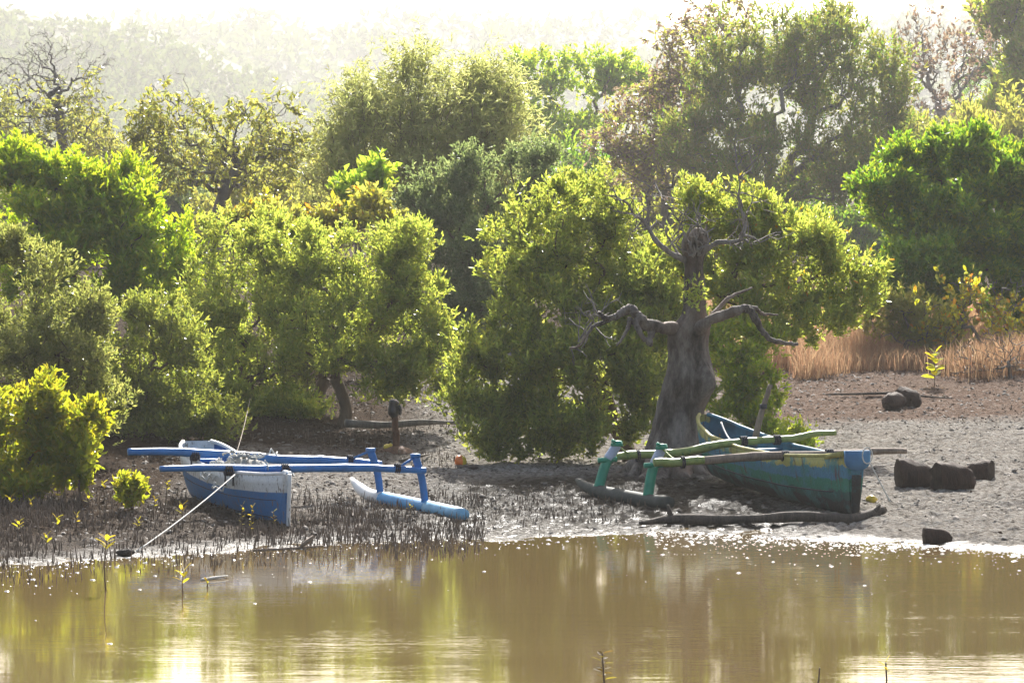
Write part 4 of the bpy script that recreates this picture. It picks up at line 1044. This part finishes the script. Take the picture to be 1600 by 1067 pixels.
def log(name, label, pts, r, mat, cat='log', k=9, seed=0, stubs=()):
    rng = np.random.default_rng(seed); P = smooth_path(pts, 8); n = len(P); R = np.interp(np.linspace(0, 1, n), np.linspace(0, 1, len(r)), r) * (1 + .18 * np.array([vnoise(np.array([i * .35]), np.array([seed + .5]), 9)[0] * 2 for i in range(n)]))
    root = tag(empty(name, P[n // 2]), label, cat); m = MB(); m.tube(P, R, k); loc_build(m, 'stem', mat, root, True)
    for i, d, L in stubs:
        m = MB(); p = P[int(i * (n - 1))]; m.tube([p, p + np.array(d) * L * .6, p + np.array(d) * L + [0, 0, .02]], [R[int(i * (n - 1))] * .6, .03, .012], 6); loc_build(m, 'stub', mat, root, True)
    return root
def onmud(px, py, h): p = gp(px, py); p[2] = gz(p[0], p[1]) + h; return p
log('driftwood_log', 'long grey driftwood log lying on the mud under the green canoe', [onmud(1000, 822, .03), onmud(1050, 818, .06), onmud(1110, 819, .08), onmud(1180, 820, .07), onmud(1260, 817, .06), onmud(1330, 813, .05), onmud(1380, 806, .07)], [.02, .05, .07, .055, .06, .06, .06, .055], DRIFT, seed=1,
    stubs=((.17, (-.3, -.1, .9), .16), (.95, (.6, 0, .5), .16)))
log('fallen_branch', 'straight pale branch lying across the mud behind the rusty post', [onmud(540, 674, .12), onmud(600, 673, .11), onmud(660, 672, .10), onmud(722, 671, .08)], [.055, .05, .045, .025], BARK['grey'], 'branch', seed=2)
log('fallen_branch', 'dark twisted stick on the pale mud below the rusty post', [onmud(625, 725, .02), onmud(650, 722, .05), onmud(672, 716, .03)], [.02, .022, .01], DRIFT, 'branch', seed=3)
log('floating_stick', 'pale stick floating in the creek beside the tiny yellow seedling', [onmud(314, 932, 0) * [1, 1, 0] + [0, 0, .01], at(335, 930, gp(335, 930)[1]) * [1, 1, 0] + [0, 0, .015], at(356, 927, gp(356, 927)[1]) * [1, 1, 0] + [0, 0, .02]], [.012, .014, .008], ROPEW, 'stick', 6, 4)
log('floating_stick', 'thin branching stick lying at the waterline under the white stem of the blue canoe', [onmud(395, 863, .02), onmud(440, 862, .03), onmud(475, 860, .03), onmud(503, 857, .04)], [.012, .016, .014, .008], WOODG, 'stick', 6, 5, stubs=((.6, (.6, .3, .4), .25),))
log('fallen_branch', 'long thin dark branch stretched over the litter in front of the two round stones', [onmud(1290, 621, .03), onmud(1340, 620, .05), onmud(1400, 619, .04), onmud(1440, 622, .03), onmud(1490, 623, .03)], [.012, .02, .02, .018, .008], DRIFT, 'branch', 6, 6)

def section(name, label, px, py, w, h, seed, turn, depth=None):
    """short fibrous trunk section lying on the mud, flat cut on one end"""
    p = gp(px, py); Y = p[1]; s = Y / F; W, Hh = w * s, h * s; L = depth or W
    p[2] = gz(p[0], Y) - .03; rng = np.random.default_rng(seed)
    root = tag(empty(name, p), label, 'log', 'sawn trunk sections on the right mud')
    ax = np.array([math.cos(turn), math.sin(turn), 0]); sd = np.array([-ax[1], ax[0], 0]); k = 18; n = 9; V = []
    a = np.linspace(0, 2 * np.pi, k, endpoint=False)
    for i in range(n):
        t = i / (n - 1); f = np.interp(t, [0, .08, .4, .7, .88, 1], [1.0, 1.03, .99, .88, .66, .22])
        wob = 1 + .10 * np.array([vnoise(np.array([math.cos(q) * 1.7 + seed]), np.array([math.sin(q) * 1.7 + t * 3]), seed)[0] * 2 for q in a])
        c = p + ax * (t - .5) * L + np.array([0, 0, Hh * (.56 - .12 * t)])
        V.append(c + np.outer(np.cos(a) * wob * f, sd) * Hh * .56 + np.outer(np.sin(a) * wob * f, [0, 0, 1]) * Hh * .58)
    V = np.array(V).reshape(-1, 3); V = V + rng.normal(size=V.shape) * Hh * .02 + (vnoise(V[:, 0] * 14, V[:, 2] * 14 + V[:, 1] * 9, seed) * Hh * .10)[:, None] * unit(V - V.mean(0))
    i = np.arange(n - 1)[:, None] * k; j = np.arange(k)[None]
    m = MB(); m.add(V, np.stack([i + j, i + (j + 1) % k, i + k + (j + 1) % k, i + k + j], -1).reshape(-1, 4)); m.add(np.vstack([V[-k:], V[-k:].mean(0)]), T=[(q, (q + 1) % k, k) for q in range(k)])
    loc_build(m, 'bark', FIB, root, True)
    m = MB(); m.add(np.vstack([V[:k] - ax * .002, V[:k].mean(0) - ax * .02]), T=[((q + 1) % k, q, k) for q in range(k)]); loc_build(m, 'cut_face', CUT, root)
section('log_section', 'dark sawn trunk section with a tall flat cut face, leftmost of the three clustered ones', 1431, 761, 56, 46, 1, .12)
section('log_section', 'rust-brown sawn trunk section in front, middle of the three clustered ones', 1494, 764, 64, 42, 2, .25)
section('log_section', 'rounded trunk section half hidden behind the middle one of the cluster', 1527, 748, 46, 34, 3, 2.7)
section('log_section', 'small dark trunk section lying alone near the bright waterline', 1466, 847, 44, 25, 4, .1, .30)
section('log_section', 'rust-brown round trunk lump on the reddish litter, left of the far pair', 1393, 639, 34, 26, 5, 4.2, .40)
section('log_section', 'darker round trunk lump touching the other, right of the far pair', 1422, 634, 32, 30, 6, 5.4, .36)

def lump(name, label, cat, px, py, r, mat, seed, sq=.8, two=None):
    p = gp(px, py); p[2] = gz(p[0], p[1]); root = tag(empty(name, p), label, cat)
    n, k = 7, 10; V = []
    for i in range(n):
        th = math.pi * i / (n - 1)
        for j in range(k):
            ph = 2 * math.pi * j / k; q = np.array([math.sin(th) * math.cos(ph), math.sin(th) * math.sin(ph), math.cos(th) * sq])
            V.append(p + np.array([0, 0, r * sq * .9]) + q * r * (1 + .35 * vnoise(np.array([q[0] * 2 + seed]), np.array([q[1] * 2 + q[2] * 1.3]), seed)[0] * 2))
    i = np.arange(n - 1)[:, None] * k; j = np.arange(k)[None]; Q = np.stack([i + j, i + k + j, i + k + (j + 1) % k, i + (j + 1) % k], -1).reshape(-1, 4)
    if two is None:
        m = MB(); m.add(V, Q); loc_build(m, 'body', mat, root, True)
    else:
        c = np.array(V)[Q].mean(1)[:, 0] < p[0] + r * .1
        for msk, mm, nm in ((c, mat, 'orange_side'), (~c, two, 'yellow_side')):
            m = MB(); m.add(V, Q[msk]); loc_build(m, nm, mm, root, True)
ORG = plain('orange_plastic', (.75, .17, .015), .4, .5, .2, 10, .2); YLW = plain('yellow_plastic', (.80, .55, .05), .4, .5, .15, 10, .2)
lump('plastic_bag', 'crumpled yellow plastic bag on the mud beside the rusty post', 'litter', 607, 706, .075, YLW, 1)
lump('plastic_float', 'orange and yellow plastic float lying alone on the pale mud', 'float', 720, 726, .075, ORG, 2, .9, YLW)
lump('plastic_bag', 'scrap of orange plastic on the mud behind the green canoe stern', 'litter', 1361, 783, .06, YLW, 3, .8)
MUDC = plain('dark_mud_clod', (.05, .038, .03), .8, .3, .4, 12, .6)
lump('mud_stone', 'flat dark stone just below the orange float', 'stone', 731, 731, .11, MUDC, 4, .3)
lump('mud_stone', 'low dark stone at the waterline left of the long white rope end', 'stone', 194, 868, .09, MUDC, 5, .4)

# ------------------------------------------------------------------ ground cover: clods, litter, breathing roots, grass, white glint flecks
rng = np.random.default_rng(99)
def clods(n, xr, yr, smin, smax, seed):
    r = np.random.default_rng(seed)
    x = r.uniform(*xr, n); y = yr[0] + (yr[1] - yr[0]) * r.uniform(0, 1, n); k = (y - shore(x)) > .15
    k &= fbm(x * .8, y * .6, 70, 3) > r.uniform(-.5, .35, n); x, y = x[k], y[k]; n = len(x); z = ground(x, y)
    s = (smin + (smax - smin) * r.uniform(0, 1, n) ** 4)
    base = np.array([[1, 0, 0], [.3, .95, 0], [-.8, .6, 0], [-.8, -.6, 0], [.3, -.95, 0], [.5, .2, .6], [-.4, .45, .7], [-.2, -.5, .55]])
    T = np.array([[0, 1, 5], [1, 6, 5], [1, 2, 6], [2, 3, 6], [3, 7, 6], [3, 4, 7], [4, 0, 5], [4, 5, 7], [5, 6, 7]])
    V = base[None] * r.uniform(.6, 1.3, (n, 8, 3)) * s[:, None, None] * np.array([1.2, 1.0, .8])
    a = r.uniform(0, 6.28, n); c, sn = np.cos(a)[:, None], np.sin(a)[:, None]
    V = np.stack([V[..., 0] * c - V[..., 1] * sn, V[..., 0] * sn + V[..., 1] * c, V[..., 2]], -1) + np.stack([x, y, z - s * .15], 1)[:, None]
    return V.reshape(-1, 3), (np.arange(n)[:, None, None] * 8 + T).reshape(-1, 3)
CLOD = plain('dried_mud_crumb', (.15, .128, .105), .8, .25, .45, 3, .5)
V, T = clods(30000, (-5, 9), (40, 63), .010, .045, 1)
tag(mk('mud_clods', V, T, CLOD), 'dry crumbs of mud scattered over the mudflat', None, None, 'stuff')
LITTER = plain('fallen_leaf', (.075, .045, .028), .7, .3, .5, 2, 0)
# fallen leaves, flat brown flecks
n = 14000; x = rng.uniform(-9, 11, n); y = 41 + 25 * rng.uniform(0, 1, n) ** 1.1; k = ((y - shore(x)) > .3) & (((y > 54.5) & (rng.uniform(0, 1, n) < .6)) | (x < -.8) | (rng.uniform(0, 1, n) < .08)); x, y = x[k], y[k]
B = np.stack([x, y, ground(x, y) + .012], 1); D = unit(np.stack([rng.normal(size=len(x)), rng.normal(size=len(x)), rng.uniform(0, .35, len(x))], 1))
V, T = leaves_mesh(B, D, .06, .025, rng)
tag(mk('leaf_litter', V, T, LITTER), 'brown fallen leaves scattered on the mud', None, None, 'stuff')

# pencil-like breathing roots
def roots(n, fx, dens, hmin, hmax, seed, name, label):
    r = np.random.default_rng(seed); x, y = fx(r, n); p = dens(x, y); k = r.uniform(0, 1, len(x)) < p; x, y = x[k], y[k]; n = len(x)
    z = np.minimum(ground(x, y), 9) - .03; h = r.uniform(hmin, hmax, n) * r.uniform(.5, 1, n); w_ = r.uniform(.0035, .0065, n)
    z = np.maximum(z, -.06)
    lean = r.normal(size=(n, 2)) * .12
    a = np.arange(4) * np.pi / 2
    rg = lambda f, rr: np.stack([x[:, None] + lean[:, :1] * h[:, None] * f + np.cos(a) * w_[:, None] * rr, y[:, None] + lean[:, 1:] * h[:, None] * f + np.sin(a) * w_[:, None] * rr, (z + h * f)[:, None] + 0 * a], -1)
    V = np.concatenate([rg(0, 1.2), rg(.6, 1.0), rg(1, .35)], 1)
    Q = []
    for lv in (0, 4):
        for j in range(4): Q.append((lv + j, lv + (j + 1) % 4, lv + 4 + (j + 1) % 4, lv + 4 + j))
    Q = (np.arange(n)[:, None, None] * 12 + np.array(Q + [(8, 9, 10, 11)])).reshape(-1, 4)
    tag(mk(name, V.reshape(-1, 3), Q, ROOT), label, None, None, 'stuff')
ROOT = plain('breathing_root', (.115, .075, .045), .5, .45, .45, 2.5, 0)
def left(r, n): return r.uniform(-7, -.3, n), r.uniform(36, 48, n)
def dl(x, y):
    s = y - shore(x)
    d = np.clip((s + 2.6) / 1.8, 0, 1) * np.clip((5.5 + np.clip(-2 - x, 0, 3) * 1.2 - s) / 3, 0, 1) * np.clip((x * -1 + .8) / 1.2, .25, 1)
    return d * np.clip(.5 + 2.2 * fbm(x * 1.1, y * .8, 50, 3), .2, 1) * (s < 9)
roots(23000, left, dl, .07, .19, 2, 'breathing_roots', 'thicket of thin brown breathing roots on the left bank and shallows')
def mid(r, n): return r.uniform(-1.6, 2.2, n), r.uniform(42, 51, n)
def dm(x, y):
    s = y - shore(x); return np.clip((s - .6) / .8, 0, 1) * np.clip((6.0 - s) / 2.5, 0, 1) * np.clip((1.9 - x) / .8, 0, 1) * (.3 + .7 * (vnoise(x * 1.5, y, 51) > -.05))
roots(5500, mid, dm, .04, .13, 3, 'breathing_roots', 'short dark breathing roots on the shaded mud between the two floats')
def back(r, n): return r.uniform(-5, -.6, n), r.uniform(50, 64, n)
roots(4000, back, lambda x, y: .6 * (vnoise(x, y * .7, 52) > -.1), .06, .16, 4, 'breathing_roots', 'dark breathing roots under the mangroves behind the rusty post')

# dry grass
def grass(n, fx, hmin, hmax, seed, name, label, mat):
    r = np.random.default_rng(seed); x, y, hs = fx(r, n); n = len(x); z = ground(x, y) - .02; h = r.uniform(hmin, hmax, n) * hs
    d = r.normal(size=(n, 2)) * .28; w_ = r.uniform(.0035, .007, n); a = r.uniform(0, 3.14, n); ux, uy = np.cos(a) * w_, np.sin(a) * w_
    def pt(f, s): return np.stack([x + d[:, 0] * h * f * f + ux * s, y + d[:, 1] * h * f * f + uy * s, z + h * f * (1 - .12 * f * f)], -1)
    V = np.stack([pt(0, 1), pt(0, -1), pt(.55, -.8), pt(.55, .8), pt(1, 0.05)], 1)
    Q = np.arange(n)[:, None] * 5 + np.array([[0, 1, 2, 3]]); T = np.arange(n)[:, None] * 5 + np.array([[3, 2, 4]])
    tag(mk(name, V.reshape(-1, 3), [Q, T], mat), label, None, None, 'stuff')
def gpatch(r, n):
    tx = r.uniform(3.1, 10.5, n // 14); ty = 62.3 + 11 * r.uniform(0, 1, n // 14) ** 1.3 - .45 * vnoise(tx * 1.1, tx * 0, 60) * 6
    k = (vnoise(tx * .5, ty * .4, 61) > -.22) & (ty > 61.8 + .5 * np.abs(tx - 5.6) + 5 * fbm(tx * 1.3, tx * 0, 64, 3)); tx, ty = tx[k], ty[k]
    th = .5 + .9 * (vnoise(tx * .7, ty * .5, 62) + .5)
    q = np.repeat(np.arange(len(tx)), 14); x = tx[q] + r.normal(size=len(q)) * .14; y = ty[q] + r.normal(size=len(q)) * .16
    return x, y, th[q]
grass(52000, gpatch, .25, .88, 5, 'dry_grass', 'band of dry pinkish-tan grass at the back of the mudflat', LEAF['dry_grass'])
def gpatch2(r, n):
    tx = r.uniform(2.5, 4.7, n // 14); ty = r.uniform(65, 78, n // 14); q = np.repeat(np.arange(len(tx)), 14)
    return tx[q] + r.normal(size=len(q)) * .1, ty[q] + r.normal(size=len(q)) * .1, np.full(len(q), .8)
grass(14000, gpatch2, .35, .75, 6, 'dry_grass', 'dry grass seen beneath the mangrove crown right of the old trunk', LEAF['dry_grass'])

tree('dry_shrub', 'twiggy dry shrub with yellow and orange leaves at the right edge', 'shrub', (1545, 560), 65, [(1520, 485, 55, 45), (1585, 475, 40, 60), (1470, 500, 45, 40), (1580, 540, 60, 40), (1500, 455, 30, 20)], 80, 18, .10, .07, 'drooping', 'grey', r=.05, seed=80, rc=.3, mat2='autumn', frac2=.5, extra_wood=150, rmin=.008, crook=.14, big=True)
tree('dry_shrub', 'pale olive shrub between the mangrove crown and the dry grass', 'shrub', (1415, 545), 65.5, [(1415, 490, 42, 42), (1450, 510, 50, 30), (1380, 500, 35, 35)], 70, 45, .13, .05, 'drooping', 'grey', r=.05, seed=81, rc=.3, extra_wood=60, rmin=.008)
tree('dry_shrub', 'grey leafless shrub of fine twigs behind the trunk sections at the right edge', 'shrub', (1580, 600), 62, [(1570, 560, 60, 40), (1530, 575, 50, 22), (1610, 540, 40, 50)], 14, 9, .09, .04, 'rust', 'grey', r=.03, seed=82, rc=.15, extra_wood=170, rmin=.007, crook=.14)

# white flecks on the creek: bubbles, and sun glitter modelled as white dots
n = 2000
x = rng.uniform(-6, 6.5, n); sdist = rng.exponential(.9, n) ** 1.15; y = shore(x) - sdist + .1
k = (y > 28) & (rng.uniform(0, 1, n) < np.clip(.35 + .25 * np.abs(x - .3) / 3, 0, 1)); x, y = x[k], y[k]
x2 = rng.uniform(1.5, 6.3, 1500); y2 = shore(x2) + .1 - np.minimum(rng.exponential(.75, 1500), 3) * (.5 + vnoise(x2 * 1.3, x2 * 0, 77)); x = np.concatenate([x, x2]); y = np.concatenate([y, y2]); n = len(x)
s = .005 + .015 * rng.uniform(0, 1, n) ** 6
a = np.arange(6) * np.pi / 3
V = np.concatenate([np.stack([x[:, None] + np.cos(a) * s[:, None] * f * 1.5 * rng.uniform(.75, 1.2, (n, 6)), y[:, None] + np.sin(a) * s[:, None] * f, .001 + s[:, None] * hgt + 0 * a], -1) for f, hgt in ((1, 0), (.7, .30))] + [np.stack([x, y, .001 + s * .42], -1)[:, None]], 1)
Q = np.array([(j, (j + 1) % 6, 6 + (j + 1) % 6, 6 + j) for j in range(6)]); T = np.array([(6 + j, 6 + (j + 1) % 6, 12) for j in range(6)])
FOAM_GLINT, nt, b = new_mat('foam_glint'); b.inputs['Base Color'].default_value = (.8, .79, .76, 1); b.inputs['Roughness'].default_value = .25
tag(mk('foam_glints', V.reshape(-1, 3), [(np.arange(n)[:, None, None] * 13 + Q).reshape(-1, 4), (np.arange(n)[:, None, None] * 13 + T).reshape(-1, 3)], FOAM_GLINT, smooth=True), 'white bubbles and flecks standing in for sun glitter along the shore', None, None, 'stuff')

# ------------------------------------------------------------------ seedlings: each leaf a part of its own
def leaf_mesh(name, L, W):
    pr = [(0, 0), (.25, .38), (.6, .46), (.85, .28), (1, 0)]; V = [(0, 0, 0)]; F_ = []
    V = [(x * L, 0, -.12 * L * x * x) for x, w_ in pr] + [(x * L, w_ * W, .10 * W - .12 * L * x * x) for x, w_ in pr[1:4]] + [(x * L, -w_ * W, .10 * W - .12 * L * x * x) for x, w_ in pr[1:4]]
    F_ = [(0, 1, 5), (1, 2, 6, 5), (2, 3, 7, 6), (3, 4, 7), (0, 8, 1), (1, 8, 9, 2), (2, 9, 10, 3), (3, 10, 4)]
    me = bpy.data.meshes.new(name); me.from_pydata(V, [], F_); return me
def obj_leaf_mat(name, cols, trans):
    m = leaf_mat(name, cols, trans, .6, .6, .15); nt = m.node_tree
    oi = nt.nodes.new('ShaderNodeObjectInfo')
    for n_ in nt.nodes:
        if n_.type == 'VALTORGB': nt.links.new(oi.outputs['Random'], n_.inputs['Fac'])
    return m
LY = obj_leaf_mat('seedling_leaf', [(.10, .10, .02), (.15, .13, .02), (.2, .15, .03)], [(.55, .5, .03), (.75, .62, .03), (.8, .55, .04)])
LD = obj_leaf_mat('seedling_leaf_brown', [(.06, .045, .02), (.08, .06, .02), (.07, .07, .02)], [(.20, .13, .03), (.26, .2, .03), (.3, .26, .03)])
LB = obj_leaf_mat('sapling_leaf', [(.12, .16, .02), (.16, .18, .02), (.2, .14, .02)], [(.6, .68, .03), (.78, .72, .03), (.85, .5, .03)])
ME_LEAF = {}
def seedling(px, py, h_px, nl, label, L=.09, mat=LY, group=None, seed=0, fan=.9, W=.4, name='mangrove_seedling', cat='seedling', spread=.5, water=True):
    r = np.random.default_rng(seed + 300); d = ray(px, py); p = gp(px, py)
    if p[2] < 0: p = at(px, py, (CAM_Z) / -(d[2] / d[1])); p[2] = -.05
    else: p[2] = gz(p[0], p[1]) - .02
    s = p[1] / F; H_ = h_px * s + .05
    root = tag(empty(name, p), label, cat, group)
    tp = np.array([r.normal() * .06 * H_, r.normal() * .06 * H_, H_])
    P = smooth_path([np.zeros(3), tp * .5 + r.normal(size=3) * .02 * H_, tp], 5); m = MB(); m.tube(P, np.linspace(.008, .005, len(P)), 5); m.build('stem', ROOT, root, True)
    key = (round(L, 3), mat.name)
    if key not in ME_LEAF:
        ME_LEAF[key] = leaf_mesh('leaf', L, L * W); ME_LEAF[key].materials.append(mat)
    for q in range(nl):
        f = 1 - (q / max(1, nl)) * spread; b0 = np.array([np.interp(f, np.linspace(0, 1, len(P)), P[:, i]) for i in range(3)])
        o = bpy.data.objects.new('leaf', ME_LEAF[key]); COL.objects.link(o); o.parent = root; o.location = b0
        az = q * 2.4 + r.uniform(-.4, .4); el = r.uniform(.35, 1.2) * fan * (1.1 if q < 2 else .8)
        o.rotation_euler = (r.uniform(-.5, .5), -el, az); sc = r.uniform(.8, 1.2); o.scale = (sc, sc, sc)
seedling(166, 922, 82, 9, 'tall yellow seedling with a clump of leaves standing in the shallows at left', .11, seed=1, spread=.22)
seedling(287, 928, 36, 6, 'small yellow-green seedling standing alone in open water left of the reflection', .10, seed=2, spread=.5)
seedling(325, 918, 14, 3, 'tiny yellow seedling above the floating pale stick', .06, seed=3)
seedling(945, 1068, 48, 14, 'dark brownish sprig with narrow leaves rising from the water at the bottom edge', .095, LD, None, 4, spread=.75, W=.36, fan=.55)
seedling(1277, 1066, 24, 1, 'thin bare dark sprout poking from the water at the bottom right', .03, LD, None, 5)
seedling(1386, 1062, 28, 4, 'small yellow sprout with two bright leaves at the bottom right', .08, LY, None, 6, spread=.7)
seedling(285, 826, 30, 5, 'single upright yellow-green seedling in front of the white rope', .11, seed=7, spread=.4)
seedling(392, 838, 40, 11, 'pale olive seedling with paired leaves under the blue hull, left one', .05, LY, None, 8, spread=.8, W=.5)
seedling(378, 832, 38, 9, 'pale olive seedling with paired leaves under the blue hull, leftmost sprig', .05, LY, None, 18, spread=.8, W=.5)
seedling(430, 832, 24, 7, 'short olive sprig beside the white stem of the blue canoe', .045, LY, None, 9, spread=.6)
seedling(640, 812, 18, 5, 'tiny green sprig in front of the blue float', .045, LY, None, 10)
seedling(1460, 606, 50, 18, 'yellow-green sapling with broad leaves in front of the dry grass', .19, LB, None, 11, spread=.75, W=.75, name='young_sapling', cat='sapling', fan=.7)
tree('mangrove_seedling_clump', 'bushy yellow seedling clump between the low shrub and the blue canoe', 'seedling', (206, 800), 43.6, [(203, 765, 17, 20), (190, 758, 8, 14), (218, 760, 8, 14)], 20, 36, .085, .034, 'mangrove_yellow', r=.02, seed=90, rc=.08, big=True, lumpy=False, rmin=.004)
tree('mangrove_seedling_clump', 'yellow-brown seedling at the right foot of the low sunlit shrub', 'seedling', (124, 780), 45, [(128, 732, 14, 16), (120, 745, 8, 8)], 12, 27, .08, .032, 'mangrove_yellow', r=.015, seed=91, rc=.07, big=True, lumpy=False, rmin=.004)
r = random.Random(4)
for i, (px, py, lbl) in enumerate([
        (14, 806, 'little yellow seedling at the left frame edge below the sunlit shrub'), (50, 815, 'little yellow seedling directly under the middle of the sunlit shrub'),
        (88, 840, 'little yellow seedling midway between the sunlit shrub and the water'), (98, 780, 'little orange-tinged seedling at the right foot of the sunlit shrub'),
        (140, 800, 'little yellow seedling left of the bushy seedling clump'), (163, 785, 'little seedling touching the left side of the bushy clump'),
        (240, 812, 'little yellow seedling right of the bushy seedling clump'), (120, 832, 'little seedling up the bank from the tall yellow one'),
        (28, 850, 'little seedling nearest the water at the left frame edge'), (215, 836, 'little seedling just left of the lower end of the white rope'),
        (258, 790, 'little yellow seedling close to the shaded left flank of the blue canoe'), (72, 866, 'little seedling at the edge of the shallows below the sunlit shrub')]):
    seedling(px, py, r.uniform(18, 34), r.randint(4, 7), lbl, r.uniform(.06, .085), LY, 'little seedlings among the breathing roots', 20 + i, spread=.4)
